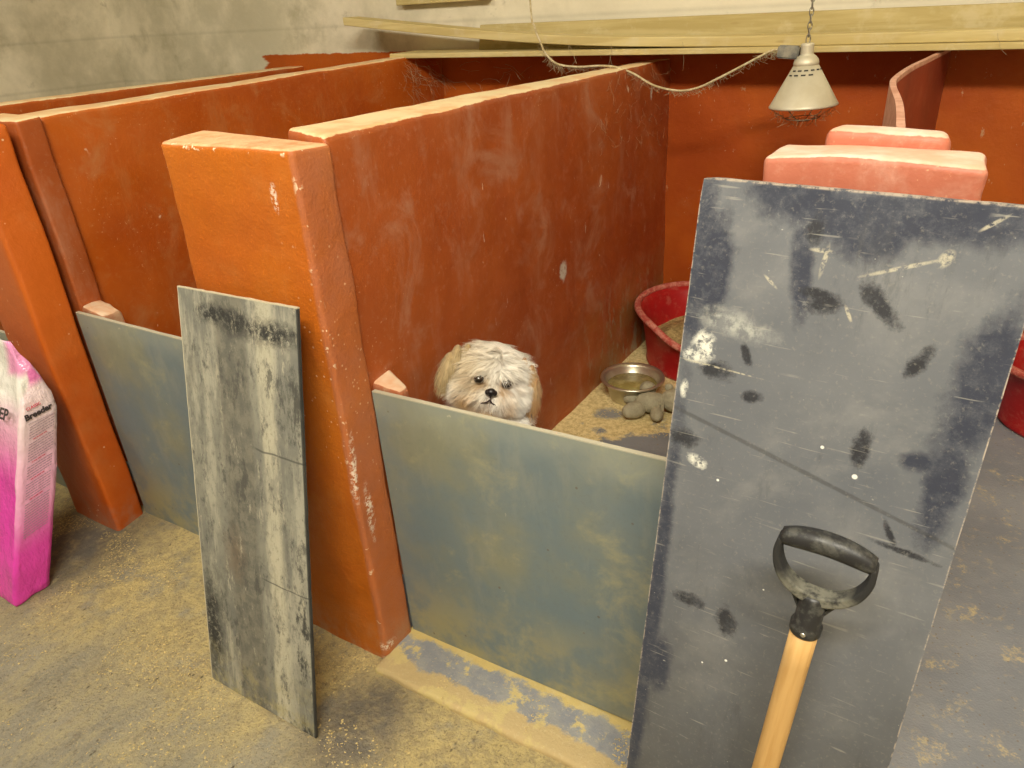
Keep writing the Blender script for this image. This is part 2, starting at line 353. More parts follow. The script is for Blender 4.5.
# ------------------------------------------------------------------ pen partitions (masonry)
# middle partition: long wall and its thick front post
pm = masonry('wall_middle', [(-.15, .135, -.1), (-.012, .09, -.1), (.028, 1.86, -.1), (-.07, 1.86, -.1),
                             (-.150, .135, 1.214), (-.010, .09, 1.210), (.014, 1.86, 1.196), (-.055, 1.86, 1.194)], REDR, None, 6, .014, .016)
struct(pm)
def postmat():
    s = NM('orange_red_post_paint')
    c = s.mix(s.rng(s.noise(2.2, 5, .6), .35, .68), (.50, .135, .010), (.43, .098, .007))
    # side face tinted duller and pinker, its shading painted in; rubbed pale spots follow
    c = s.mix(s.mul(s.rng(s.noise(5, 6, .7), .5, .75), .35), c, (.52, .24, .07))
    side = s.rng(s.mth('ADD', s.x, s.mul(s.mth('SUBTRACT', s.noise(30, 3, .6), .5), .01)), -.012, -.004)
    c = s.mix(s.mul(side, s.rng(s.noise(6, 5, .7), .3, .7, .35, .8)), c, (.41, .145, .075))
    on_side = s.rng(s.x, -.012, -.002)
    b = s.mth('MAXIMUM', s.spot((-.062, 1.118), (.007, .022), 0, .4, 60, .4), s.mul(on_side, s.mth('MAXIMUM', s.spot((.008, .55), (.007, .075), -.08, .4, 40, .4, 'yz'), s.mth('MAXIMUM', s.spot((.030, .42), (.010, .06), 0, .4, 50, .4, 'yz'), s.spot((.012, .03), (.02, .012), 0, .4, 50, .4, 'yz')))))
    b = s.mul(b, s.rng(s.noise(110, 3, .75), .46, .56))
    b = s.mul(b, .85)
    c = s.mix(b, c, (.85, .74, .62))
    f3 = s.mul(s.rng(s.vor(60), .17, .1), s.rng(s.noise(4.5, 3, .6, s.mapv(loc=(5, 5, 1))), .5, .6))
    c = s.mix(s.mul(f3, .7), c, (.72, .48, .3))
    # chips along the arrises
    ed = s.mth('MAXIMUM', s.rng(s.z, 1.188, 1.197), s.mul(s.rng(s.x, -.012, .004), s.rng(s.y, .012, .0)))
    c = s.mix(s.mul(ed, s.rng(s.noise(32, 3, .7), .6, .64)), c, (.86, .72, .5))
    g = s.mul(s.rng(s.z, .14, -.0), s.rng(s.noise(12, 5, .7), .4, .66)); c = s.mix(s.mul(g, .5), c, (.42, .28, .16))
    geo = s.n.new('ShaderNodeNewGeometry'); sx = s.n.new('ShaderNodeSeparateXYZ'); s.L(geo.outputs['Normal'], sx.inputs[0])
    up = s.mul(s.rng(sx.outputs[2], .6, .8), s.rng(s.z, 1.13, 1.16))
    c = s.mix(s.mul(up, s.rng(s.noise(14, 4, .7), .35, .6, .45, 1)), c, (.84, .50, .27))
    h = s.mth('ADD', s.noise(16, 6, .65), s.mul(s.noise(140, 3, .6), .3))
    return s.out(c, s.rng(s.noise(7, 4, .6), .3, .7, .42, .65), .35, h, .6, .006)
PM = postmat()
masonry('post', [(-.365, .0, -.05), (.008, .0, -.05), (.010, .1, -.05), (-.365, .13, -.05),
                 (-.357, .0, 1.203), (.002, .0, 1.203), (-.002, .1, 1.197), (-.40, .14, 1.203)], PM, pm, 5, .011, .016)
masonry('gate_stop', [(-.03, .118, .1), (.075, .118, .1), (.08, .165, .1), (-.03, .2, .1), (-.03, .118, .700), (.062, .118, .692), (.06, .15, .69), (-.03, .19, .708)], STOP, pm, 3, .012, .008, CS)
# left partition
pl = struct(masonry('wall_partition_left', [(-1.26, .2, -.1), (-1.125, .2, -.1), (-1.0, 1.86, -.1), (-1.14, 1.86, -.1),
                                 (-1.26, .2, 1.205), (-1.125, .2, 1.205), (-.99, 1.86, 1.238), (-1.09, 1.86, 1.236)], RED, None, 6, .012, .014))
def leftpost():
    s = NM('left_post_paint')
    c = s.mix(s.rng(s.noise(2.2, 5, .6), .35, .68), (.56, .125, .012), (.47, .085, .006))
    c = s.mix(s.mul(s.rng(s.noise(5, 6, .7), .5, .75), .3), c, (.5, .2, .07))
    fr = s.mul(s.rng(s.y, .02, .0), s.rng(s.x, -1.11, -1.14)); c = s.mix(s.mul(fr, .55), c, (.40, .12, .05))
    c = s.mix(s.mul(s.rng(s.vor(40), .14, .08), s.rng(s.noise(4, 3, .6), .5, .58)), c, (.82, .6, .4))
    g = s.mul(s.rng(s.z, .14, -.0), s.rng(s.noise(12, 5, .7), .4, .66)); c = s.mix(s.mul(g, .6), c, (.34, .2, .13))
    return s.out(c, .5, .35, s.noise(18, 6, .65), .6, .006)
LPM = leftpost()
masonry('post', [(-1.325, -.0, -.05), (-1.08, .0, -.05), (-1.10, .105, -.05), (-1.325, .105, -.05),
                 (-1.31, .0, 1.2), (-1.125, .0, 1.2), (-1.10, .105, 1.205), (-1.31, .105, 1.2)], LPM, pl, 5, .012, .012)
masonry('pilaster', [(-1.31, .125, -.05), (-1.09, .125, -.05), (-1.09, .20, -.05), (-1.31, .21, -.05),
                     (-1.31, .125, 1.205), (-1.1, .125, 1.205), (-1.102, .195, 1.21), (-1.31, .21, 1.21)], REDR, pl, 4, .01, .01)
masonry('gate_stop', [(-1.12, .125, .1), (-.985, .128, .1), (-.98, .19, .1), (-1.12, .21, .1), (-1.12, .125, .705), (-1.0, .127, .692), (-.995, .18, .685), (-1.12, .2, .705)], STOP, pl, 3, .014, .012, CS)
pf = struct(masonry('wall_partition_far_left', [(-1.85, .0, -.1), (-1.74, .0, -.1), (-1.76, 1.86, -.1), (-1.9, 1.86, -.1),
                                     (-1.85, .0, 1.2), (-1.74, .0, 1.2), (-1.80, 1.86, 1.19), (-1.9, 1.86, 1.19)], RED, None, 5, .012, .014))
# right pier
pr = struct(masonry('wall_partition_right', [(.772, .05, -.1), (1.010, .05, -.1), (1.010, .15, -.1), (.772, .15, -.1),
                                  (.770, .05, 1.222), (1.012, .05, 1.216), (1.010, .15, 1.214), (.78, .15, 1.220)], SALMON, None, 5, .010, .03))
masonry('pier_return', [(.83, .145, -.1), (.968, .145, -.1), (.965, .20, -.1), (.83, .20, -.1), (.825, .145, 1.240), (.972, .145, 1.234), (.968, .20, 1.232), (.835, .20, 1.238)], SALMON, pr, 4, .014, .012)

# ------------------------------------------------------------------ curved hardboard divider of the right pen
def sheetmat():
    s = NM('divider_sheet')
    c = s.mix(s.rng(s.noise(4, 5, .6), .35, .65), (.30, .05, .02), (.22, .035, .015))
    c = s.mix(s.mul(s.rng(s.noise(20, 5, .7), .5, .7), .3), c, (.4, .16, .08))
    return s.out(c, .45, .4, s.noise(30, 4, .6), .2, .003)
bm = bmesh.new()
path = smoothpts([(.905, .275, 0), (.873, .58, 0), (.835, .85, 0), (.824, 1.0, 0), (.832, 1.25, 0), (.855, 1.5, 0), (.885, 1.835, 0)], 6)
rows = []
for p in path:
    rows.append([[bm.verts.new((p.x + dx, p.y, z)) for z in (.15, .6, .95, 1.205, 1.215)] for dx in (-.006, .006)])
for a, b in zip(rows[:-1], rows[1:]):
    for sd in (0, 1):
        for k in range(4): bm.faces.new((a[sd][k], b[sd][k], b[sd][k + 1], a[sd][k + 1]))
    bm.faces.new((a[0][4], b[0][4], b[1][4], a[1][4])); bm.faces.new((a[0][0], a[1][0], b[1][0], b[0][0]))
for a in (rows[0], rows[-1]):
    for k in range(4): bm.faces.new((a[0][k], a[1][k], a[1][k + 1], a[0][k + 1]))
dv = from_bm('divider_sheet', bm, sheetmat(), None, True)
es = dv.modifiers.new('e', 'EDGE_SPLIT'); es.split_angle = .8
pk = NM('pale_sheet_face'); dv.data.materials.append(pk.out(pk.mix(pk.rng(pk.noise(30, 4, .7), .4, .6), (.62, .34, .24), (.5, .24, .16)), .7))
for p in dv.data.polygons:
    if p.center.z > 1.206 or (p.normal.x < -.5) or (p.center.z > 1.206): p.material_index = 1
tag(dv, 'thin dark red bent sheet dividing the pens between the salmon pier and back wall', 'divider panel')

# ------------------------------------------------------------------ gate boards
def gatemat(name, yellow):
    s = NM(name)
    c = s.mix(s.rng(s.noise(3, 5, .6), .35, .65), (.145, .195, .222), (.175, .208, .21))
    yl = s.mul(s.rng(s.noise(2.6, 5, .6, s.mapv(loc=(1.1, 0, .3))), .44, .66), yellow)
    c = s.mix(s.mul(yl, .75), c, (.28, .26, .14))
    c = s.mix(s.mul(s.rng(s.noise(16, 6, .7, s.mapv((1, 1, .25))), .5, .7), .3), c, (.30, .30, .24))
    c = s.mix(s.mul(s.rng(s.noise(70, 4, .75), .5, .7), .25), c, (.14, .15, .14))
    c = s.mix(s.mul(s.rng(s.noise(6, 7, .72, dist=.5), .52, .70), .6), c, (.36, .34, .20))
    c = s.mix(s.mul(s.mul(s.rng(s.z, -.45, -.62), s.rng(s.noise(5, 5, .7, s.mapv(loc=(2, 2, 2))), .42, .6)), .6), c, (.38, .33, .15))
    tp = s.mul(s.rng(s.mth('ADD', s.z, s.mul(s.noise(9, 4, .6), .16)), -.02, .08), .5); c = s.mix(s.mul(tp, .7), c, (.38, .40, .33))
    c = s.mix(s.mul(s.rng(s.noise(28, 4, .7, s.mapv((1, 1, .7))), .68, .73), .6), c, (.55, .5, .36))
    c = s.mix(s.mul(s.rng(s.vor(13), .05, .03), .6), c, (.12, .08, .04))
    c = s.mix(s.rng(s.z, -.0035, -.001), c, (.48, .45, .34))
    return s.out(c, s.rng(s.noise(6, 4), .3, .7, .45, .7), .35, s.noise(50, 5, .6), .15, .003)
GM = gatemat('blue_grey_gate_paint', .75)
def gate(TL, TR, BL, label):
    W = (Vector(TR) - Vector(TL)).length; L = (Vector(BL) - Vector(TL)).length
    bm = bmesh.new(); sheet_box(bm, W, L, .010, 0, 12, 12, .001)
    o = from_bm('gate_board', bm, GM); place_rect(o, TL, TR, BL)
    return tag(o, label, 'gate board')
gate((-.0, .100, .689), (.765, .103, .693), (.012, .100, .0), "blue-grey painted board closing the middle pen in front of the dog")
gate((-1.098, .108, .692), (-.372, .105, .672), (-1.098, .108, -.02), "blue-grey board closing the left pen, behind the narrow weathered sheet")
gate((-1.72, .07, .575), (-1.33, .07, .575), (-1.72, .07, -.02), "blue-grey gate board of the far left pen, glimpsed above the pink sack")

# ------------------------------------------------------------------ big black board leaning on the pier
def blackboard():
    s = NM('scuffed_black_board')
    c = s.mix(s.rng(s.noise(4, 4, .6), .3, .7), (.125, .135, .155), (.155, .163, .178))
    c = s.mix(s.mul(s.rng(s.noise(7, 6, .65, dist=.4), .45, .68), .7), c, (.21, .215, .22))
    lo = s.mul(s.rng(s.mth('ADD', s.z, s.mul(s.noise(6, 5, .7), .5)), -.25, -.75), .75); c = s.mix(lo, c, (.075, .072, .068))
    # unrubbed dark areas: top, left edge, right edge
    def blots(lst, warp=.45, sc=16):
        m = None
        for a in lst:
            k = s.spot(a[0], a[1], a[2] if len(a) > 2 else 0, warp, sc, .32); m = k if m is None else s.mth('MAXIMUM', m, k)
        return s.mul(m, s.rng(s.noise(38, 6, .8), .28, .55, .45, 1))
    dk = blots([((.005, -.1), (.022, .12)), ((.03, -.11), (.02, .07)), ((.11, -.01), (.05, .03)), ((.17, -.03), (.07, .03)), ((.27, -.02), (.12, .028)), ((.34, -.2), (.028, .09), -.1),
                ((.33, -.32), (.02, .07)), ((.13, -.09), (.012, .06), .15), ((.01, -.7), (.012, .4)), ((.2, -.05), (.03, .03)), ((.30, -.30), (.02, .012)), ((.03, -.74), (.02, .05))])
    c = s.mix(s.mul(dk, .95), c, (.034, .040, .064))
    sm = blots([((.165, -.13), (.018, .012)), ((.155, -.12), (.02, .006)), ((.14, -.05), (.01, .015)), ((.118, -.612), (.013, .022), .4), ((.238, -.30), (.01, .022)), ((.085, -.212), (.005, .015), .4), ((.10, -.265), (.012, .008)),
                ((.05, -.24), (.02, .012)), ((.275, -.18), (.008, .02), -.5), ((.06, -.6), (.02, .01)), ((.31, -.42), (.03, .004), -.1), ((.29, -.4), (.004, .02), .5), ((.22, -.12), (.01, .03), .8), ((.02, -.345), (.02, .012))], .6, 45)
    c = s.mix(s.mul(sm, 1.0), c, (.03, .032, .04))
    str_ = s.mul(s.rng(s.noise(26, 7, .8, s.mapv((1, 1, .22))), .52, .68), s.rng(s.noise(5, 4, .6, s.mapv(loc=(7, 0, 1))), .42, .62)); c = s.mix(s.mul(str_, .55), c, (.06, .062, .07))
    sw = s.mul(s.rng(s.noise(10, 8, .8, dist=2.5), .60, .68), s.rng(s.z, -1.2, -.3)); c = s.mix(s.mul(sw, .35), c, (.30, .30, .28))
    yb = blots([((.18, -.35), (.3, .003), -.25)], .3, 20); c = s.mix(s.mul(yb, .5), c, (.05, .05, .05))
    wt = blots([((.030, -.212), (.014, .020)), ((.018, -.225), (.012, .010)), ((.043, -.375), (.013, .008), -.4), ((.012, -.275), (.005, .012))], .3, 70)
    haze = s.spot((.062, -.175), (.045, .014), -.2, .4, 30, .5); c = s.mix(s.mul(haze, s.rng(s.noise(50, 4, .7), .4, .6, .15, .75)), c, (.45, .46, .42))
    c = s.mix(s.mul(wt, s.rng(s.noise(75, 4, .75), .40, .54)), c, (.74, .74, .66))
    tn = blots([((.235, -.078), (.040, .0022), .38), ((.275, -.062), (.006, .010), -.5), ((.155, -.082), (.0025, .018), -.1), ((.150, -.070), (.012, .0025)), ((.05, -.236), (.055, .0012), -.05), ((.192, -.138), (.002, .010), .5), ((.10, -.115), (.010, .0018), -.7), ((.31, -.02), (.014, .002), .7)], .25, 60)
    c = s.mix(s.mul(s.mul(tn, .8), s.rng(s.noise(120, 4, .7), .40, .55)), c, (.52, .48, .36))
    # small solid paint drops
    dr = None
    for a in [((.238, -.338), .0032), ((.195, -.31), .0022), ((.075, -.395), .0018), ((.128, -.68), .002), ((.095, -.70), .0014), ((.16, -.54), .0012)]:
        k = s.spot(a[0], (a[1], a[1]), 0, .05, 60, .2); dr = k if dr is None else s.mth('MAXIMUM', dr, k)
    c = s.mix(dr, c, (.8, .8, .76))
    # scratches
    for (rot, lo_, ofs) in ((.5, .66, 0), (-.9, .665, 4), (1.3, .67, 9)):
        k = s.rng(s.noise(5, 2, .5, s.mapv((1.5, 1, 34), rot=(0, rot, 0), loc=(ofs, 0, 0))), lo_ - .01, lo_ + .02)
        c = s.mix(s.mul(s.mul(k, .45), s.rng(s.noise(14, 3, .6, s.mapv(loc=(ofs, 3, 0))), .5, .62)), c, (.36, .35, .31))
    c = s.mix(s.mul(s.mul(s.rng(s.noise(85, 2, .8), .70, .75), .7), s.rng(s.noise(9, 3, .6), .42, .6)), c, (.5, .49, .43))
    c = s.mix(s.mul(s.rng(s.noise(160, 2, .7), .55, .75), .3), c, (.3, .29, .25))
    ed = s.mth('MAXIMUM', s.rng(s.z, -.0035, -.001), s.mth('MAXIMUM', s.rng(s.x, .002, .0005), s.rng(s.x, .3590, .3603)))
    c = s.mix(s.mul(s.mul(ed, .8), s.rng(s.noise(40, 5, .8), .42, .55)), c, (.5, .42, .34))
    return s.out(c, s.rng(s.noise(8, 5, .65), .35, .65, .32, .62), .42, s.mth('ADD', s.noise(40, 5, .6), s.mul(wt, .6)), .18, .003)
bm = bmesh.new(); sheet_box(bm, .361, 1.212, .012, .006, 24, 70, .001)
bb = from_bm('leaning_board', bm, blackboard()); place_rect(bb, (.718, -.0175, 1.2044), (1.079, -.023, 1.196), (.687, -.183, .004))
tag(bb, 'large scuffed black board leaning on the salmon pier, behind the shovel handle', 'board')

# narrow weathered sheet
def greyboard():
    s = NM('weathered_grey_board')
    c = s.mix(s.rng(s.noise(6, 5, .65), .35, .65), (.25, .245, .20), (.17, .17, .15))
    st = s.rng(s.noise(13, 7, .7, s.mapv((1, 1, .16))), .46, .58)
    c = s.mix(s.mul(st, .7), c, (.41, .39, .31))
    # dark central band and its pale stripe
    xx = s.mth('ADD', s.x, s.mul(s.mth('SUBTRACT', s.noise(7, 5, .7, s.mapv((1, 1, .5))), .5), .05))
    band = s.mul(s.rng(xx, .095, .125), s.rng(xx, .215, .195)); c = s.mix(s.mul(band, .9), c, s.mix(s.rng(s.noise(30, 5, .7), .4, .6), (.125, .122, .105), (.19, .18, .145)))
    pale = s.mul(s.rng(xx, .225, .24), s.rng(xx, .285, .27)); c = s.mix(s.mul(pale, s.rng(s.noise(20, 5, .7, s.mapv((1, 1, .3))), .38, .56, .3, .85)), c, (.48, .45, .34))
    dk = s.mul(s.rng(s.noise(14, 7, .75, s.mapv((1.2, 1, .45), loc=(0, 0, .7))), .54, .62), s.mth('ADD', .25, s.mth('ADD', s.mul(s.rng(xx, .27, .32), .6), s.mul(s.rng(s.z, -.55, -.95), .5))))
    c = s.mix(s.mul(dk, 1.0), c, (.055, .055, .05))
    blob = s.mth('MAXIMUM', s.spot((.170, -.050), (.050, .026), 0, .5, 30, .4), s.mth('MAXIMUM', s.spot((.115, -.045), (.05, .020), 0, .6, 35, .4), s.mth('MAXIMUM', s.spot((.27, -.060), (.09, .022), 0, .6, 35, .5), s.spot((.025, -.8), (.03, .13), 0, .5, 20, .4))))
    c = s.mix(s.mul(blob, s.rng(s.noise(60, 5, .8), .34, .52)), c, (.035, .035, .034))
    rust = s.spot((.12, -.58), (.03, .06), 0, .5, 20, .5); c = s.mix(s.mul(rust, .4), c, (.16, .10, .06))
    bt = s.mul(s.rng(s.mth('ADD', s.z, s.mul(s.noise(8, 4, .7), .2)), -.72, -.85), .6); c = s.mix(s.mul(bt, s.rng(s.noise(18, 5, .7), .45, .6)), c, (.36, .31, .13))
    for a, l in ((-.318, .0018), (-.62, .0015)):
        ln = s.mul(s.rng(s.mth('ABSOLUTE', s.mth('SUBTRACT', s.z, s.mth('ADD', a, s.mul(s.noise(8, 2), .02)))), l * 1.6, l * .6), s.rng(s.x, .20, .22)); c = s.mix(s.mul(ln, .8), c, (.08, .08, .07))
    c = s.mix(s.mul(s.rng(s.noise(70, 5, .8, s.mapv((1, 1, .5))), .50, .66), .55), c, (.10, .10, .085))
    c = s.mix(s.mul(s.rng(s.noise(34, 6, .8, s.mapv((1, 1, .3), loc=(5, 0, 0))), .56, .64), .5), c, (.50, .46, .35))
    c = s.mix(s.mul(s.rng(s.noise(22, 7, .8, s.mapv((1, 1, .4), loc=(9, 0, 0))), .53, .62), .75), c, (.07, .07, .065))
    c = s.mix(s.mul(s.rng(s.x, .3450, .3475), .9), c, (.03, .03, .03)); ed = s.mth('MAXIMUM', s.rng(s.z, -.004, -.001), s.rng(s.x, .003, .001)); c = s.mix(ed, c, (.56, .5, .36))
    return s.out(c, .7, .25, s.noise(45, 6, .7), .4, .003)
bm = bmesh.new(); sheet_box(bm, .350, .957, .006, 0, 24, 60, .0012)
nb = from_bm('leaning_board', bm, greyboard()); place_rect(nb, (-.3575, -.0422, .9245), (-.010, -.049, .924), (-.340, -.245, -.008))
tag(nb, 'narrow weathered pale-streaked grey board leaning on the orange middle post', 'board')

# ------------------------------------------------------------------ timber on the back ledge
def wood(name, a, b):
    s = NM(name)
    v = s.mapv((.18, 1, 1)); wv = s.noise(28, 6, .6, s.mapv((.07, 1, 1)), .6)
    c = s.mix(s.rng(wv, .38, .62), a, b)
    kn = s.rng(s.vor(3.0, s.mapv((1, .3, 4))), .10, .05); c = s.mix(s.mul(kn, .6), c, (.24, .15, .05))
    c = s.mix(s.mul(s.rng(s.noise(12, 4, .7), .5, .7), .4), c, (.6, .52, .33))
    return s.out(c, .75, .2, wv, .4, .003)
W1 = wood('dusty_pine', (.60, .49, .23), (.50, .39, .16)); W2 = wood('old_pine', (.50, .40, .18), (.40, .31, .12))
def plank(name, pts, depth, h, mat, label, tilt=0.0):
    """pts: (x, y_front, z_bottom) along the plank"""
    bm = bmesh.new(); sp = smoothpts(pts, 10); R = []
    for p in sp:
        R.append([bm.verts.new(q) for q in ((p.x, p.y, p.z), (p.x, p.y + depth, p.z + tilt * 0), (p.x, p.y + depth + tilt, p.z + h), (p.x, p.y + tilt, p.z + h))])
    for a, b in zip(R[:-1], R[1:]):
        for k in range(4): bm.faces.new((a[k], a[(k + 1) % 4], b[(k + 1) % 4], b[k]))
    bm.faces.new(R[0]); bm.faces.new(R[-1])
    o = from_bm('timber_plank', bm, mat); bv = o.modifiers.new('b', 'BEVEL'); bv.width = .003; bv.segments = 2; bv.limit_method = 'ANGLE'
    return tag(o, label, 'plank', 'planks lying along the top of the back wall')
plank('a', [(-1.09, 1.62, 1.229), (-.2, 1.62, 1.226), (.9, 1.62, 1.222), (2.4, 1.62, 1.222)], .19, .018, W1, 'lowest thin flat plank along the back wall, straight on the partition tops')
plank('b', [(-1.33, 1.64, 1.357), (-1.0, 1.64, 1.322), (-.6, 1.64, 1.283), (-.2, 1.64, 1.256), (.3, 1.64, 1.243), (.9, 1.64, 1.241), (2.4, 1.64, 1.241)], .10, .030, W1, 'long bowed plank whose left end lifts clear of the others on the back wall')
plank('c', [(-.75, 1.76, 1.245), (.3, 1.76, 1.243), (1.2, 1.76, 1.241), (2.4, 1.76, 1.24)], .035, .088, W2, 'widest plank standing on edge behind the others against the limewashed wall', .02)
o = plank('d', [(-1.17, 1.80, 1.418), (-.72, 1.80, 1.418)], .035, .05, W2, 'short batten fixed high on the limewashed wall above the bowed plank'); o.name = 'wooden_batten'; o['category'] = 'batten'; del o['group']

# ------------------------------------------------------------------ heat lamp
def metal(name, col, rough=.45, m=.6, dust=.5):
    s = NM(name); c = s.mix(s.mul(s.rng(s.noise(18, 5, .7), .4, .65), dust), col, (.55, .49, .34))
    return s.out(c, rough, .5, s.noise(60, 3), .1, .002, m)
LM = metal('dusty_aluminium', (.62, .57, .43), .5, .35, .6); DM = metal('grey_plastic', (.10, .10, .09), .6, 0, .35)
LX, LY, LZ = .566, 1.40, 1.099
hl = empty('heat_lamp', (LX, LY, LZ)); hl.rotation_euler = (0, -.05, 0); hl.scale = (.92, .92, .92)
tag(hl, 'dusty conical metal heat lamp hanging on a chain before the back wall', 'heat lamp')
bm = bmesh.new()
lathe(bm, [(.096, 0), (.100, .001), (.101, .005), (.098, .009), (.036, .118), (.034, .118), (.095, .010), (.0945, .004)], 48)
bm.faces.ensure_lookup_table()
for f in list(bm.faces):
    if len(f.verts) > 4: bmesh.ops.delete(bm, geom=[f], context='FACES_ONLY')
from_bm('shade', bm, LM, hl, True)
bm = bmesh.new(); lathe(bm, [(.036, .116), (.037, .124), (.034, .134), (.026, .143), (.019, .148), (.019, .150), (.019, .172), (.0195, .176), (.014, .179)], 32); from_bm('lamp_cap', bm, LM, hl, True)
bm = bmesh.new(); lathe(bm, [(.0005, .03), (.03, .035), (.045, .055), (.04, .08), (.02, .105), (.018, .118)], 24); o = from_bm('bulb', bm, metal('bulb_glass', (.22, .05, .04), .2, 0, .3), hl, True)
bm = bmesh.new()
for k, zz in ((0, .104), (0, .092), (1, .104), (1, .092), (2, .104), (2, .092), (3, .104), (4, .104), (5, .104), (3, .092)):
    an = -PI / 2 - .62 + k * .42 - (.15 if zz < .1 else 0); r = .098 - (zz - .009) / .109 * .062 + .0006
    P = [bm.verts.new((math.cos(an + s_) * (r + t_), math.sin(an + s_) * (r + t_), zz + h_)) for s_, h_, t_ in ((-.13, 0, .001), (.13, 0, .001), (.13, .004, -.001), (-.13, .004, -.001))]
    bm.faces.new(P)
from_bm('vent_slot', bm, NM('slot_dark').out((.05, .045, .04), .9), hl)
bm = bmesh.new(); bmesh.ops.create_cube(bm, size=1, matrix=Matrix.Translation((-.052, -.004, .158)) @ Matrix.Rotation(.12, 4, 'Y') @ Matrix.Diagonal((.062, .030, .036, 1)))
bmesh.ops.bevel(bm, geom=bm.edges[:], offset=.004, segments=2, affect='EDGES')
from_bm('junction_box', bm, DM, hl)
bm = bmesh.new()
for k in range(3):
    an = k * PI / 3 + .3
    tube(bm, [(math.cos(an) * .096 * t, math.sin(an) * .096 * t, -.045 * (1 - t * t) + .002) for t in (-1, -.8, -.55, -.3, 0, .3, .55, .8, 1)], .0011, 6)
tube(bm, [(math.cos(t * PI / 12) * .05, math.sin(t * PI / 12) * .05, -.033) for t in range(25)], .0011, 6)
from_bm('wire_guard', bm, metal('dusty_wire', (.30, .24, .16), .7, .2, .7), hl)
# cobweb rags on the guard
bm = bmesh.new()
for k in range(70):
    an = random.uniform(0, 2 * PI); t = random.uniform(.3, 1); q = Vector((math.cos(an) * .096 * t, math.sin(an) * .096 * t, -.045 * (1 - t * t)))
    tube(bm, [q, q + Vector((random.gauss(0, .006), random.gauss(0, .006), -random.uniform(.003, .012))), q + Vector((random.gauss(0, .012), random.gauss(0, .012), -random.uniform(.008, .024)))], .0005, 3)
WEB = NM('cobweb').out((.34, .27, .16), .95)
from_bm('cobweb', bm, WEB, hl)['kind'] = 'stuff'
# chain
ch = empty('chain', (LX - .008, LY, LZ + .164)); tag(ch, 'thin steel chain from the ceiling holding up the heat lamp', 'chain')
bm = bmesh.new(); CHM = metal('chain_steel', (.26, .24, .19), .5, .6, .3)
n = int((3.09 - LZ - .164) / .017)
for k in range(n):
    z = .009 + k * .017; a = (k % 2) * PI / 2 + .4
    P = []
    for t in range(13):
        th = 2 * PI * t / 12; lx = math.cos(th) * .0055; lz = math.sin(th) * (.0115 if k else .014)
        P.append((lx * math.cos(a) + .0 * z, lx * math.sin(a), z + lz))
    tube(bm, P, .0016, 5)
o = from_bm('links', bm, CHM, ch, True)
# cable
cpts = [(-.345, 1.45, 3.09), (-.34, 1.45, 1.9), (-.335, 1.45, 1.408), (-.322, 1.45, 1.33), (-.303, 1.45, 1.285), (-.285, 1.45, 1.25), (-.255, 1.45, 1.222), (-.22, 1.45, 1.21), (-.16, 1.45, 1.205), (-.085, 1.45, 1.2075),
        (-.03, 1.45, 1.203), (.03, 1.45, 1.184), (.104, 1.44, 1.150), (.186, 1.43, 1.136), (.25, 1.42, 1.145), (.309, 1.41, 1.170), (.38, 1.41, 1.205), (.44, 1.40, 1.235), (.465, 1.40, 1.246), (.486, 1.396, 1.249)]
cb = empty('power_cable', cpts[9]); tag(cb, 'dusty pale cable sagging over the middle wall to the heat lamp', 'cable')
bm = bmesh.new(); tube(bm, [Vector(p) - Vector(cpts[9]) for p in smoothpts(cpts, 8)], .0034, 8)
cbl = NM('dusty_cable'); from_bm('flex', bm, cbl.out(cbl.mix(cbl.rng(cbl.noise(60, 4, .7), .4, .6), (.58, .49, .31), (.42, .33, .17)), .9, .2, cbl.noise(200, 3), .6, .003), cb, True)
bm = bmesh.new(); sp = smoothpts(cpts[4:], 8)
for k in range(300):
    q = random.choice(sp) - Vector(cpts[9]); q = q + Vector((random.gauss(0, .004), 0, random.gauss(-.001, .002)))
    L_ = random.uniform(.004, .02) * (1.6 if q.x < -.13 else 1)
    tube(bm, [q, q + Vector((random.gauss(0, .005), random.gauss(0, .004), -L_ * .5)), q + Vector((random.gauss(0, .01), random.gauss(0, .006), -L_))], .0005, 3)
from_bm('cobweb', bm, WEB, cb)['kind'] = 'stuff'
# loose cobweb threads round the top corner of the partitions
bm = bmesh.new()
def strand(p, d, L_, r=.0006):
    p = Vector(p); d = Vector(d).normalized(); P = [p]
    for k in range(5):
        d = (d + Vector((random.gauss(0, .35), random.gauss(0, .35), random.gauss(-.12, .3)))).normalized(); P.append(P[-1] + d * L_ / 5)
    tube(bm, P, r, 3)
for k in range(70): strand((.020, random.uniform(1.2, 1.8), random.uniform(.95, 1.2)), (.2, random.gauss(0, 1), -1), random.uniform(.02, .06), .0003)
for k in range(70): strand((-.985, random.uniform(1.55, 1.82), random.uniform(1.1, 1.23)), (1, random.gauss(0, 1), -.4), random.uniform(.03, .12), .0004)
for k in range(6): strand((random.choice([-.12, .13, .09, 1.0, -.28]), 1.618, 1.262), (.1, -.1, -1), random.uniform(.06, .14), .0007)
for k in range(10): strand((random.uniform(-1.0, -.6), 1.815, random.uniform(1.1, 1.2)), (1, -.2, -.1), random.uniform(.1, .2))
cw = from_bm('cobweb', bm, WEB); tag(cw, 'grey cobweb threads round the far top corners of the pen walls', 'cobwebs', None, 'stuff')

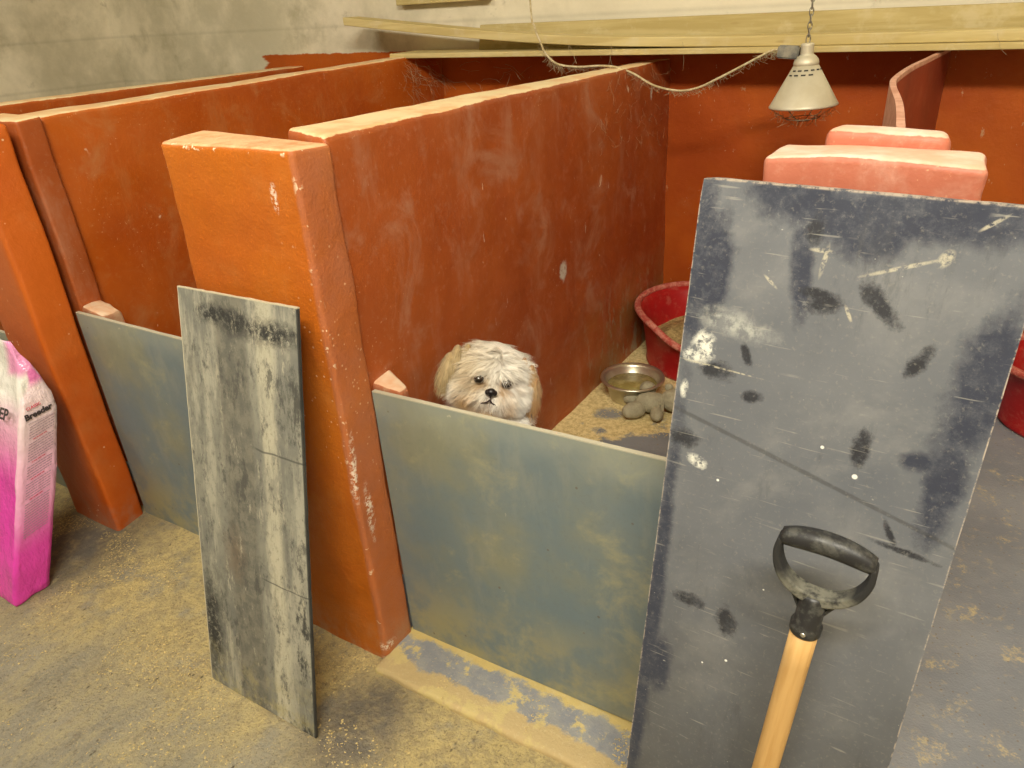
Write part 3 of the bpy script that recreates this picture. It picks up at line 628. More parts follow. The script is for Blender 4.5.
# ------------------------------------------------------------------ steel bowl, water
PZ = .166
BC = (.153, 1.20)
bm = bmesh.new()
lathe(bm, [(.0005, .002), (.062, .002), (.068, .0), (.0715, .004), (.088, .062), (.100, .066), (.1035, .069), (.1025, .0735), (.098, .0745), (.090, .071), (.0865, .066), (.070, .010), (.062, .006), (.0005, .006)], 56)
o = from_bm('feeding_bowl', bm, metal('steel', (.62, .58, .45), .28, .85, .35), None, True); o.location = (BC[0], BC[1], PZ); o.scale = (1.06, 1.06, 1.08)
tag(o, 'round stainless steel water bowl with a rolled rim beside the red plastic bed', 'bowl')
bm = bmesh.new(); lathe(bm, [(.0005, .006), (.0675, .012), (.0785, .046), (.0785, .047), (.0005, .047)], 48)
s = NM('murky_water'); c = s.mix(s.rng(s.noise(25, 5, .7), .45, .6), (.27, .22, .07), (.42, .35, .13))
wt = from_bm('water', bm, s.out(c, .08, .6, s.noise(12, 2), .05, .002), None, True); wt.location = (BC[0], BC[1], PZ); wt.scale = (1.06, 1.06, 1.08)
tag(wt, 'murky yellowish water standing in the steel bowl', 'water')

# ------------------------------------------------------------------ soft toy
s = NM('dirty_plush'); c = s.mix(s.rng(s.noise(40, 4, .7), .35, .65), (.44, .40, .27), (.33, .30, .20)); PL = s.out(c, .95, .05, s.noise(260, 3, .7), .9, .004)
ty = empty('soft_toy', (.248, 1.118, PZ)); ty.scale = (1.12, 1.12, 1.15); tag(ty, 'grubby grey plush animal lying in front of the steel bowl', 'soft toy')
def blobpart(name, c, r, rot=0, tilt=0):
    bm = bmesh.new(); ellip(bm, (0, 0, 0), r, (Matrix.Rotation(rot, 3, 'Z') @ Matrix.Rotation(tilt, 3, 'Y')), 4)
    for v in bm.verts: v.co += v.normal * 0 + v.co.normalized() * noise.noise(v.co * 45 + Vector(c) * 9) * .003; v.co += Vector(c)
    return from_bm(name, bm, PL, ty, True)
blobpart('torso', (.0, .005, .034), (.048, .034, .030), .5)
blobpart('head', (.062, .035, .040), (.040, .036, .034), .3)
blobpart('arm', (-.026, .052, .052), (.022, .026, .020), 1.2)
blobpart('arm', (.035, -.032, .022), (.020, .032, .018), .3)
blobpart('leg', (-.056, .018, .028), (.034, .024, .023), .5)
blobpart('leg', (-.030, -.045, .025), (.040, .024, .024), .9)
blobpart('muzzle', (.085, .012, .032), (.020, .017, .016), .3)
blobpart('ear', (.065, .068, .058), (.014, .010, .014), .3)
blobpart('ear', (.040, .052, .068), (.013, .010, .013), .3)
bm = bmesh.new(); ellip(bm, (.090, -.004, .038), (.005, .004, .004), None, 2); from_bm('nose', bm, NM('toy_nose').out((.03, .025, .02), .4), ty, True)
bm = bmesh.new()
for k in range(16):
    a = random.uniform(0, 2 * PI); q = Vector((.026 + .008 * math.cos(a), .008, .045)); strand_p = [q, q + Vector((.012 * math.cos(a), -.014, .004)), q + Vector((.02 * math.cos(a), -.03 - random.random() * .01, -.014))]
    tube(bm, strand_p, .0016, 4)
from_bm('ribbon', bm, PL, ty)

# ------------------------------------------------------------------ red plastic dog beds
def bedmat():
    s = NM('red_plastic'); geo = None
    c = s.mix(s.rng(s.noise(7, 5, .6), .3, .7), (.42, .012, .012), (.33, .010, .010))
    c = s.mix(s.mul(s.rng(s.noise(30, 5, .7), .5, .7), .3), c, (.5, .2, .14))
    return s.out(c, .4, .4, s.noise(30, 4), .1, .003)
RP = bedmat(); s = NM('chewed_rim'); RIM = s.out(s.mix(s.rng(s.noise(60, 5, .7), .35, .6), (.60, .24, .17), (.42, .07, .05)), .75, .3, s.noise(90, 4), .8, .004)
SD = NM('sawdust_bedding'); SDM = SD.out(SD.mix(SD.rng(SD.noise(45, 6, .75), .38, .62), (.58, .44, .19), (.30, .22, .09)), .95, .1, SD.noise(70, 5, .75), 1.0, .01)
def dogbed(loc, rz, rx, ry, label, h_hi=.215, h_lo=.135):
    t = empty('dog_bed', loc, (0, 0, rz)); tag(t, label, 'dog bed')
    seg = 72
    def H(a): return h_lo + (h_hi - h_lo) * (1 / (1 + math.exp(-(-math.cos(a)+ .45) * 6)))   # dip toward +x local
    def ring(f, zf, ofs=0.0, dz=0.0, mode=None):
        out = []
        for i in range(seg):
            a = 2 * PI * i / seg; zz = H(a) * zf + dz
            out.append((math.cos(a) * (rx * f + ofs), math.sin(a) * (ry * f + ofs), zz))
        return out
    def skin(bm, rs, cap0=True, cap1=True):
        R = [[bm.verts.new(p) for p in r] for r in rs]
        for a, b in zip(R[:-1], R[1:]):
            for i in range(seg): bm.faces.new((a[i], a[(i + 1) % seg], b[(i + 1) % seg], b[i]))
        if cap0: bm.faces.new(R[0])
        if cap1: bm.faces.new(R[-1])
    bm = bmesh.new()
    skin(bm, [ring(.80, 0, 0), ring(.83, 0, 0, .012), ring(.815, 0, 0, .02), ring(.86, .5), ring(.93, .93), ring(1, 1, -.006), ring(.97, 1, -.012, -.004), ring(.90, .9, -.01), ring(.83, .5, -.008), ring(.76, 0, 0, .018)])
    from_bm('shell', bm, RP, t, True)
    bm = bmesh.new(); P = []
    for i in range(seg + 1):
        a = 2 * PI * i / seg; P.append((math.cos(a) * (rx - .004), math.sin(a) * (ry - .004), H(a) + .001))
    tube(bm, P, .0125, 10); from_bm('rim', bm, RIM, t, True)
    # bedding heap
    bm = bmesh.new(); rr = []
    for k in range(15):
        f = k / 14; row = []
        for i in range(seg):
            a = 2 * PI * i / seg; x = math.cos(a) * rx * .83 * f; y = math.sin(a) * ry * .83 * f
            z = .075 + .055 * (1 - f * f) + .020 * noise.noise((x * 14, y * 14, loc[0])) + .02 * f ** 6
            row.append(bm.verts.new((x, y, z)))
        rr.append(row)
    for a, b in zip(rr[:-1], rr[1:]):
        for i in range(seg): bm.faces.new((a[i], a[(i + 1) % seg], b[(i + 1) % seg], b[i]))
    bmesh.ops.remove_doubles(bm, verts=bm.verts, dist=1e-5)
    o = from_bm('bedding', bm, SDM, None, True); o.location = loc; o.rotation_euler = (0, 0, rz)
    tag(o, 'heap of sawdust bedding filling the ' + ('bed behind the black board' if loc[0] < 1 else 'bed in the right pen'), 'sawdust', None, 'stuff')
    return t
dogbed((.275, 1.565, PZ), -.75, .26, .235, 'red plastic dog bed with a chewed pink rim in the corner behind the steel bowl')
dogbed((1.54, 1.585, .156), .0, .37, .235, 'bright red plastic dog bed just past the right edge of the black board')
# ------------------------------------------------------------------ shovel
sv = empty('shovel', (.945, -.2, .745)); tag(sv, 'shovel with a black D-grip and wooden shaft leaning on the black board', 'shovel')
GR = NM('grip_black'); GRM = GR.out(GR.mix(GR.mul(GR.rng(GR.noise(50, 4, .7), .45, .65), .6), (.018, .018, .019), (.10, .10, .088)), GR.rng(GR.noise(30, 3), .3, .7, .3, .55), .4, GR.noise(90, 3), .1, .002)
GD = NM('grip_dusty'); GDM = GD.out(GD.mix(GD.mul(GD.rng(GD.mth('ADD', GD.z, GD.mul(GD.noise(40, 4, .7), .03)), .060, .040), GD.rng(GD.noise(50, 5, .7), .3, .55)), (.025, .025, .025), (.17, .165, .13)), .7, .3)
# local frame: origin at socket top, x across the grip, z up along the shaft, y away from viewer
C0 = Vector((.935, -.195, .757)); 
SD_ = (Vector((.917, -.212, .49)) - C0).normalized()     # down the shaft
zax = -SD_; xa = Vector((1, -.02, -.075)); yax = zax.cross(xa).normalized(); xax = yax.cross(zax).normalized()
sv.matrix_world = Matrix(((xax.x, yax.x, zax.x, C0.x), (xax.y, yax.y, zax.y, C0.y), (xax.z, yax.z, zax.z, C0.z), (0, 0, 0, 1))) @ Matrix.Diagonal((.94, .94, .94, 1))
bm = bmesh.new()   # top bar
P = []; T = []
for i in range(17):
    t = -1 + i / 8; P.append((t * .054, 0, .094 - .008 * t * t)); T.append(.0135 - .0035 * abs(t) ** 3)
rings = []
for p, r in zip(P, T):
    rings.append([bm.verts.new((p[0], p[1] + math.cos(2 * PI * k / 14) * r * 1.15, p[2] + math.sin(2 * PI * k / 14) * r * 1.22 * (1 if math.sin(2 * PI * k / 14) > 0 else .8))) for k in range(14)])
for a, b in zip(rings[:-1], rings[1:]):
    for k in range(14): bm.faces.new((a[k], a[(k + 1) % 14], b[(k + 1) % 14], b[k]))
bm.faces.new(rings[0]); bm.faces.new(rings[-1]); from_bm('hand_grip', bm, GRM, sv, True)
bm = bmesh.new()   # D yoke: wide flat band
prof = [(-.053, .088), (-.0545, .070), (-.051, .053), (-.043, .037), (-.030, .025), (-.015, .018), (0, .016), (.015, .018), (.030, .025), (.043, .037), (.051, .053), (.0545, .070), (.053, .088)]
pp = smoothpts([(a, 0, b) for a, b in prof], 3); rr = []
for i, p in enumerate(pp):
    t = (pp[min(i + 1, len(pp) - 1)] - pp[max(i - 1, 0)]).normalized(); nn = Vector((-t.z, 0, t.x)); k = 1 - abs(2 * i / (len(pp) - 1) - 1)
    hw = .012; th = .0035 + .0045 * k
    rr.append([bm.verts.new(p + nn * a + Vector((0, b, 0))) for a, b in ((th, -hw), (th, hw), (-th, hw), (-th, -hw))])
for a, b in zip(rr[:-1], rr[1:]):
    for k in range(4): bm.faces.new((a[k], a[(k + 1) % 4], b[(k + 1) % 4], b[k]))
bm.faces.new(rr[0]); bm.faces.new(rr[-1])
o = from_bm('yoke', bm, GDM, sv); bv = o.modifiers.new('b', 'BEVEL'); bv.width = .003; bv.segments = 3; bv.limit_method = 'ANGLE'; bv.angle_limit = .9
o['label'] = 'dusty grey lower curve of the D-grip'
for sg in (-1, 1):   # side webs bracing the socket
    bm = bmesh.new(); hexa(bm, [(sg * .012, -.003, -.012), (sg * .014, -.003, -.012), (sg * .014, .003, -.012), (sg * .012, .003, -.012), (sg * .024, -.003, .018), (sg * .034, -.003, .024), (sg * .034, .003, .024), (sg * .024, .003, .018)])
    from_bm('web', bm, GRM, sv)
bm = bmesh.new(); lathe(bm, [(.014, .020), (.0165, .012), (.0165, -.026), (.0195, -.029), (.0195, -.040), (.0185, -.042), (.0165, -.042)], 28); from_bm('socket', bm, GRM, sv, True)
bm = bmesh.new(); ellip(bm, (0, -.019, -.034), (.0034, .002, .0034), None, 2); from_bm('rivet', bm, metal('rivet', (.7, .7, .68), .3, 1, .1), sv, True)
Lsh = ((C0.z - .04) / zax.z) / .94 - .30
s = NM('ash_shaft'); wv = s.noise(60, 5, .6, s.mapv((1, 1, .05))); c = s.mix(s.rng(wv, .35, .65), (.60, .37, .14), (.48, .27, .085)); c = s.mix(s.mul(s.rng(s.noise(9, 4, .7, s.mapv((1, 1, .5))), .5, .7), .45), c, (.66, .47, .24))
bm = bmesh.new(); tube(bm, [(0, 0, -.036 - Lsh * t / 8) for t in range(9)], .0172, 24); from_bm('shaft', bm, s.out(c, .5, .35, wv, .15, .002), sv, True)
zb = -.036 - Lsh
bm = bmesh.new(); lathe(bm, [(.019, .10), (.0205, .09), (.021, -.01), (.016, -.03)], 20, (0, 0, zb))
bl = []
for k in range(9):
    t = k / 8; z = zb - .0 - t * .27; row = []
    for i in range(11):
        u = -1 + i / 5; wd = .095 if t > .08 else .085
        row.append((u * wd, .012 * (u * u) * (1 - t * .4) - .004 + .03 * t * 0, z))
    bl.append(row)
for off in (0, .002):
    pass
F = [[bm.verts.new(p) for p in r] for r in bl]; B = [[bm.verts.new((p[0], p[1] + .0022, p[2])) for p in r] for r in bl]
for k in range(8):
    for i in range(10):
        bm.faces.new((F[k][i], F[k][i + 1], F[k + 1][i + 1], F[k + 1][i])); bm.faces.new((B[k][i], B[k + 1][i], B[k + 1][i + 1], B[k][i + 1]))
for i in range(10): bm.faces.new((F[0][i], B[0][i], B[0][i + 1], F[0][i + 1])); bm.faces.new((F[8][i], F[8][i + 1], B[8][i + 1], B[8][i]))
for k in range(8): bm.faces.new((F[k][0], F[k + 1][0], B[k + 1][0], B[k][0])); bm.faces.new((F[k][10], B[k][10], B[k + 1][10], F[k + 1][10]))
from_bm('blade', bm, metal('blade_steel', (.35, .35, .34), .4, .8, .3), sv, True)

# ------------------------------------------------------------------ pink feed sack
bag = empty('feed_sack', (-1.21, -.3, FZ)); tag(bag, 'glossy pink plastic feed sack leaning on the far left post', 'sack')
def sackmat():
    s = NM('pink_sack_plastic')
    mag = (.74, .05, .44); pale = (.80, .60, .66); wh = (.82, .80, .76)
    zz = s.mth('ADD', s.z, s.mul(s.mth('SUBTRACT', s.noise(6, 4, .6), .5), .05))
    # front face: magenta below, fading through pink to near-white at the top
    c = s.mix(s.rng(zz, .30, .47), mag, (.84, .42, .62)); c = s.mix(s.rng(zz, .44, .56), c, wh)
    # gusset: pale print panel above, magenta foot and edge strip
    g = s.rng(s.x, -1.047, -1.043)
    gc = s.mix(s.rng(zz, .12, .30), mag, (.84, .42, .64)); gc = s.mix(s.rng(zz, .28, .50), gc, (.82, .66, .70)); gc = s.mix(s.mul(s.rng(zz, .55, .58), .85), gc, (.80, .12, .48))
    c = s.mix(s.mul(s.mul(s.rng(zz, .585, .61), s.rng(s.x, -1.13, -1.09)), .75), c, (.80, .14, .50))
    c = s.mix(g, c, gc)
    b = s.out(c, .22, .6, s.mth('ADD', s.noise(16, 5, .6, s.mapv((1, 1, .5))), s.mul(s.noise(50, 3, .6), .3)), .6, .012)
    s.b.inputs['Coat Weight'].default_value = .4; s.b.inputs['Coat Roughness'].default_value = .1
    return b
SM = sackmat(); SM.node_tree.nodes['Bump'].inputs['Strength'].default_value = .6; SM.node_tree.nodes['Bump'].inputs['Distance'].default_value = .02
rows = [(.0, -1.035, -1.375, -.342, -.25), (.008, -1.030, -1.38, -.346, -.245), (.1, -1.028, -1.385, -.315, -.215), (.22, -1.027, -1.388, -.265, -.165), (.34, -1.028, -1.388, -.218, -.115),
        (.44, -1.029, -1.385, -.178, -.078), (.50, -1.030, -1.382, -.152, -.058), (.545, -1.034, -1.378, -.134, -.055), (.59, -1.045, -1.372, -.115, -.062), (.62, -1.056, -1.37, -.10, -.070), (.655, -1.064, -1.37, -.092, -.079), (.685, -1.066, -1.37, -.089, -.083)]
sec = []
for z, xr, xl, yf, yb in rows:
    ring = []; n1, n2 = 18, 8
    for i in range(n1): ring.append((xl + (xr - xl) * i / n1, yf))
    for i in range(n2): ring.append((xr, yf + (yb - yf) * i / n2))
    for i in range(n1): ring.append((xr + (xl - xr) * i / n1, yb))
    for i in range(n2): ring.append((xl, yb + (yf - yb) * i / n2))
    sec.append([Vector((a, b, z + FZ)) for a, b in ring])
# interpolate rows
full = []
for a, b, q in zip(sec[:-1], sec[1:], rows[:-1]):
    st = 5 if b[0].z - a[0].z > .03 else 2
    for k in range(st): full.append([p.lerp(r, k / st) for p, r in zip(a, b)])
full.append(sec[-1])
bm = bmesh.new(); V = []
for r in full:
    cx = sum((p.x for p in r)) / len(r); cy = sum((p.y for p in r)) / len(r); row = []
    for p in r:
        d = Vector((p.x - cx, p.y - cy, 0)).normalized()
        amp = .026 if p.z > .5 else .014
        fold = abs(noise.noise(Vector((p.x * 14, p.y * 14, p.z * 6)))) * 2 - .6
        k = noise.noise(p * 11) * amp + fold * amp * .45 + noise.noise(p * 34) * amp * .3
        if p.x > -1.045: k *= .22 if p.z < .54 else .6
        if p.z < .06: k += -.012 * (1 - p.z / .06) * (.5 + noise.noise(p * 20))
        zt = (noise.noise((p.x * 16, 2.2, p.y * 9)) * .05 + .01) * max(0, (p.z - .55) / .13) if p.z > .55 else 0
        row.append(bm.verts.new(p + d * k + Vector((0, 0, zt))))
    V.append(row)
m_ = len(V[0])
for a, b in zip(V[:-1], V[1:]):
    for i in range(m_): bm.faces.new((a[i], a[(i + 1) % m_], b[(i + 1) % m_], b[i]))
bm.faces.new(V[0]); bm.faces.new(V[-1])
for v in bm.verts: v.co -= bag.location
o = from_bm('sack_body', bm, SM, bag, True)
# material coordinates are in the part's own space: shift to world by giving the mesh its world coords back
for v in o.data.vertices: v.co += bag.location
o.location = -bag.location
def txt(name, body, size, loc, xv, yv, mat, shear=0, bold=0.0, parent=bag, ext=.0004):
    cu = bpy.data.curves.new(name, 'FONT'); cu.body = body; cu.size = size; cu.shear = shear; cu.offset = bold; cu.extrude = ext; cu.resolution_u = 3
    ob = bpy.data.objects.new(name, cu); COL.objects.link(ob); bpy.context.view_layer.update()
    me = bpy.data.meshes.new_from_object(ob.evaluated_get(bpy.context.evaluated_depsgraph_get())); bpy.data.objects.remove(ob)
    o = bpy.data.objects.new(name, me); COL.objects.link(o); me.materials.clear(); me.materials.append(mat)
    xv = Vector(xv).normalized(); yv = Vector(yv); nv = xv.cross(yv).normalized(); yv = nv.cross(xv)
    o.parent = parent; L = Vector(loc) - parent.location
    o.matrix_local = Matrix(((xv.x, yv.x, nv.x, L.x), (xv.y, yv.y, nv.y, L.y), (xv.z, yv.z, nv.z, L.z), (0, 0, 0, 1)))
    return o
INK = NM('black_ink').out((.05, .04, .045), .4); RINK = NM('red_ink').out((.62, .03, .08), .4); GINK = NM('grey_ink').out((.36, .25, .32), .5)
TU = (0, .42, 1)    # up direction of the leaning sack
txt('lettering', 'Breeder', .0225, (-1.0240, -.146, .486), (0, 1, .07), TU, INK, .12, .0009)
txt('lettering', 'CLASSIC', .0105, (-1.0240, -.134, .512), (0, 1, .06), TU, RINK, 0, .0002)
txt('lettering', 'EP', .045, (-1.108, -.172, .49), (1, .0, .05), TU, INK, .25, .001)
bm = bmesh.new(); bmr = bmesh.new()
# lines of small print, each line a row of short dashes
rowz = .468; k = 0
while rowz > .175:
    sh = (rowz - .48) * .42; y = -.137 + sh; yend = -.066 + sh; red = k in (5, 13, 19, 26)
    tgt = bmr if red else bm
    if red: y += .012; yend -= .02
    if k in (0,): hexa(bm, boxv(-1.0255, -1.0250, y, yend + .006, rowz + .006, rowz + .0068))
    while y < yend:
        L_ = random.uniform(.004, .012); hexa(tgt, [(p[0], p[1], p[2] + (p[1] + .1 - sh) * .12) for p in boxv(-1.0255, -1.0250, y, min(y + L_, yend), rowz, rowz + .0017)]); y += L_ + .0015
    rowz -= .0072 if not red else .009; k += 1
for b_, m2 in ((bm, GINK), (bmr, RINK)):
    for v in b_.verts: v.co -= bag.location
    from_bm('small_print', b_, m2, bag)['kind'] = 'stuff'

# ------------------------------------------------------------------ dog
HC = Vector((.159, .325, .653))                    # head centre
toC = (Vector((.9869, -.9119, 1.4046)) - HC).normalized()
th = .20
ix = CX.copy(); iy = CY.copy()
HA = (ix * math.cos(th) - iy * math.sin(th)); HF = (toC + Vector((0, 0, -.28)) * 1).normalized()
HA = (HA - HF * HA.dot(HF)).normalized(); HU = HF.cross(HA).normalized()
if HU.z < 0: HU = -HU
def hp(a, u, f): return HC + HA * a + HU * u + HF * f
HR = Matrix((HA, HU, HF)).transposed()
dog = empty('dog', (.13, .45, PZ)); tag(dog, 'small white and tan shaggy dog peering over the middle gate board', 'dog')
bm = bmesh.new()
def hb(a, u, f, r, sub=3): ellip(bm, hp(a, u, f), r, HR, sub)
hb(0, .018, -.010, (.070, .060, .068)); hb(0, .028, .015, (.052, .040, .042))
hb(-.036, -.026, .018, (.040, .040, .036)); hb(.036, -.026, .018, (.040, .040, .036))
hb(0, -.020, .042, (.020, .016, .024)); hb(-.018, -.036, .044, (.022, .018, .022)); hb(.018, -.036, .044, (.022, .018, .022)); hb(0, -.055, .034, (.022, .014, .020))
def wb_(c, r, rot=None): ellip(bm, c, r, rot, 3)
wb_((.13, .355, .575), (.066, .062, .075)); wb_((.135, .335, .53), (.098, .062, .080)); wb_((.125, .385, .475), (.078, .07, .095)); wb_((.12, .43, .37), (.078, .075, .09)); wb_((.115, .51, .30), (.078, .10, .09)); wb_((.115, .57, .26), (.080, .09, .08))
for sx in (-1, 1):
    x = .125 + sx * .048
    for k in range(7):
        t = k / 6; wb_((x + sx * .004 * t, .385 - .02 * t, .42 - .225 * t), (.030 - .008 * t, .032 - .008 * t, .034))
    wb_((x + sx * .004, .352, PZ + .018), (.024, .034, .018))
    wb_((.115 + sx * .060, .56, .235), (.036, .075, .062)); wb_((.125 + sx * .070, .49, PZ + .03), (.024, .05, .024)); wb_((.125 + sx * .072, .445, PZ + .018), (.022, .036, .018))
for k in range(6): wb_((.10 - .006 * k, .65 + .018 * k, .20 - .002 * k), (.020 - .001 * k, .022, .020))
bmesh.ops.recalc_face_normals(bm, faces=bm.faces)
tm = bpy.data.meshes.new('t'); bm.to_mesh(tm); bm.free(); to = bpy.data.objects.new('t', tm); COL.objects.link(to)
rm = to.modifiers.new('r', 'REMESH'); rm.mode = 'VOXEL'; rm.voxel_size = .0045
sm = to.modifiers.new('s', 'SMOOTH'); sm.factor = .6; sm.iterations = 8
bpy.context.view_layer.update()
body = bpy.data.meshes.new_from_object(to.evaluated_get(bpy.context.evaluated_depsgraph_get())); bpy.data.objects.remove(to)
def coat(p):
    """coat colour by place on the animal (a real marking, not shading)"""
    q = p - HC; a, u, f = q.dot(HA), q.dot(HU), q.dot(HF)
    W = Vector((.95, .91, .82)); CR = Vector((.82, .68, .45)); TN = Vector((.60, .36, .14)); BR = Vector((.30, .15, .06))
    n1 = noise.noise(p * 30) * .5 + .5; n2 = noise.noise(p * 70 + Vector((4, 4, 4))) * .5 + .5
    c = W.copy()
    if q.length < .17 and u > -.10:
        def bl(ca, cu, ra, ru): return math.exp(-(((a - ca) / ra) ** 2 + ((u - cu) / ru) ** 2))
        k = min(1, bl(-.055, .03, .045, .06) + bl(-.03, -.005, .03, .025) * .45); c = c.lerp(CR, k * .8)
        k = min(1, (bl(-.043, -.044, .022, .018) + bl(.0, -.062, .026, .014) + bl(.038, -.05, .012, .026) * .8) * (.7 + .6 * n1)); c = c.lerp(TN, min(1, k) * .9)
        k = min(1, bl(-.022, -.004, .012, .012) + bl(.02, -.010, .010, .018) * .9); c = c.lerp(TN, k * .9) if f > .02 else c
        if f > .03: c = c.lerp(BR, min(1, bl(-.031, .002, .017, .011) + bl(.031, .002, .016, .012)) * .95)
        if f > .05: c = c.lerp(BR, min(1, bl(0, -.038, .010, .005)) * .6)
        if abs(a) > .073: c = c.lerp(TN if a > 0 else Vector((.55, .42, .22)), min(1, (abs(a) - .073) / .02) * .7)
    else:
        c = c.lerp(CR, max(0, n1 - .45) * .8)
        if p.y > .48: c = c.lerp(CR, .6 * n1)
    return c * (.86 + .22 * n2)
furm = NM('dog_fur'); at = furm.n.new('ShaderNodeVertexColor'); at.layer_name = 'Col'
FUR = furm.out(at.outputs[0], .75, .15); furm.b.inputs['Sheen Weight'].default_value = .2
def setcol(me, cols):
    ca = me.color_attributes.new('Col', 'FLOAT_COLOR', 'POINT')
    for i, c in enumerate(cols): ca.data[i].color = (c[0], c[1], c[2], 1)
body.materials.clear(); cols = [coat(v.co) * .8 for v in body.vertices]
for v in body.vertices: pass
bo = bpy.data.objects.new('body', body); COL.objects.link(bo); body.materials.append(FUR); setcol(body, cols)
for p in body.polygons: p.use_smooth = True
bo.parent = dog; bo.matrix_parent_inverse = Matrix.Translation(-dog.location)
# fur strands
class Fur:
    def __init__(s): s.v = []; s.f = []; s.c = []
    def add(s, p, d, nrm, L, w, col, curl=.25):
        d = d.normalized(); side = d.cross(nrm)
        if side.length < .05: side = d.cross(Vector((0, 0, 1)))
        side.normalize(); side = (side + nrm * random.gauss(0, .5)).normalized()
        i0 = len(s.v); q = p.copy(); dd = d.copy()
        cv = Vector((random.gauss(0, 1), random.gauss(0, 1), random.gauss(0, 1))) * curl * .3 + Vector((0, 0, -.16))
        for k in range(4):
            ww = w * (1 - k / 3.4)
            s.v += [q - side * ww * .5, q + side * ww * .5]; sh = .82 + .24 * k / 3; s.c += [col * sh, col * sh]
            q = q + dd * L / 3; dd = (dd + cv).normalized()
        for k in range(3): a = i0 + 2 * k; s.f.append((a, a + 1, a + 3, a + 2))
    def build(s, name, parent):
        me = bpy.data.meshes.new(name); me.from_pydata([tuple(v) for v in s.v], [], s.f); me.update(); setcol(me, s.c); me.materials.append(FUR)
        for p in me.polygons: p.use_smooth = True
        o = bpy.data.objects.new(name, me); COL.objects.link(o); o.parent = parent; o.matrix_parent_inverse = Matrix.Translation(-dog.location)
        return o
fur = Fur(); polys = list(body.polygons); ar = []
for p in polys:
    c = p.center; q = c - HC; w_ = 1.0
    if q.length < .12: w_ = 3.2
    elif c.z > .45: w_ = 2.0
    elif c.z < .3: w_ = .35
    else: w_ = .7
    ar.append(w_ * p.area)
verts = body.vertices
for p in random.choices(polys, weights=ar, k=42000):
    ids = list(p.vertices); r1, r2 = random.random(), random.random()
    A, B, C = verts[ids[0]].co, verts[ids[1]].co, verts[ids[2]].co
    if len(ids) > 3 and random.random() < .5: B, C = verts[ids[2]].co, verts[ids[3]].co
    if r1 + r2 > 1: r1, r2 = 1 - r1, 1 - r2
    P = A + (B - A) * r1 + (C - A) * r2; N = p.normal.copy(); q = P - HC; a, u, f = q.dot(HA), q.dot(HU), q.dot(HF)
    cl = Vector((noise.noise(P * 55), noise.noise(P * 55 + Vector((9, 0, 0))), noise.noise(P * 55 + Vector((0, 9, 0)))))
    col = coat(P) * random.uniform(.85, 1.12)
    if q.length < .115:
        if f > .035 and ((abs(abs(a) - .031) < .014 and -.008 < u < .017) or math.hypot(a, u + .018) < .013): continue
        onface = f > .025
        if onface and u < .0:      # muzzle: radiate from the nose, outward and down
            d = HA * (a * 14) + HU * (-.45 + (u + .02) * 8) + N * .28; L = .014 + .018 * min(1, math.hypot(a, u + .02) / .05)
        elif onface:               # brow: from the bridge up and outward, then over the eyes
            sa = (1 if a > .012 else -1); d = HA * (a * 13 + sa * .25) + HU * (-.30 + (u - .02) * 4) + N * .26; L = .022 + .014 * random.random()
            if abs(a) < .045 and u < .018: L = .010
        else:
            sa = (1 if a > .012 else -1); d = HA * (a * 9 + sa * .5) + HU * (-.45) + HF * (.1 + f) + N * .22; L = .030 + .014 * random.random()
        fur.add(P, d + cl * .55, N, L, .0016, col)
    else:
        d = Vector((0, 0, -1)) + N * .55 + cl * 1.0; L = .038 if P.z > .4 else .026
        fur.add(P, d, N, L * random.uniform(.7, 1.2), .002, col)
fur.build('coat', dog)
# ears: drooping leather flaps covered with long hair
for sg in (-1, 1):
    bm = bmesh.new()
    if sg < 0: cs = [(-.066, .050, .004, .015), (-.088, .040, .010, .020), (-.103, .018, .014, .022), (-.109, -.006, .014, .020), (-.105, -.022, .014, .014)]
    else: cs = [(.064, .044, .004, .014), (.084, .026, .008, .018), (.097, .000, .010, .020), (.101, -.026, .010, .018), (.098, -.046, .010, .013)]
    for (a, u, f, r) in cs: ellip(bm, hp(a, u, f), (r * .55, r * 1.15, r), HR, 2)
    tm = bpy.data.meshes.new('t'); bmesh.ops.recalc_face_normals(bm, faces=bm.faces); bm.to_mesh(tm); bm.free(); to = bpy.data.objects.new('t', tm); COL.objects.link(to)
    rm = to.modifiers.new('r', 'REMESH'); rm.mode = 'VOXEL'; rm.voxel_size = .004
    bpy.context.view_layer.update(); em = bpy.data.meshes.new_from_object(to.evaluated_get(bpy.context.evaluated_depsgraph_get())); bpy.data.objects.remove(to)
    em.materials.clear(); em.materials.append(FUR); eb = Vector((.50, .37, .19)) if sg < 0 else Vector((.52, .30, .13))
    setcol(em, [eb * .8 for v in em.vertices])
    eo = bpy.data.objects.new('ear', em); COL.objects.link(eo); eo.parent = dog; eo.matrix_parent_inverse = Matrix.Translation(-dog.location)
    ef = Fur(); eps = list(em.polygons)
    for p in random.choices(eps, weights=[p.area for p in eps], k=2600):
        q = p.center - HC; u = q.dot(HU); t = min(1, max(0, (.05 - u) / .1)); n2 = noise.noise(p.center * 80) * .5 + .5
        cc = Vector((.74, .60, .36)).lerp(eb, min(1, .55 + .9 * t * n2 * 1.6))
        d = -HU * 1.0 + p.normal * .35 + HA * sg * .15 + Vector((0, 0, -.5))
        ef.add(p.center + p.normal * .0005, d + Vector((random.gauss(0, .15), random.gauss(0, .15), 0)), p.normal, random.uniform(.022, .04), .0017, cc * random.uniform(.85, 1.12))
    fo = ef.build('ear_hair', dog); fo.parent = eo; fo.matrix_parent_inverse = Matrix.Identity(4)
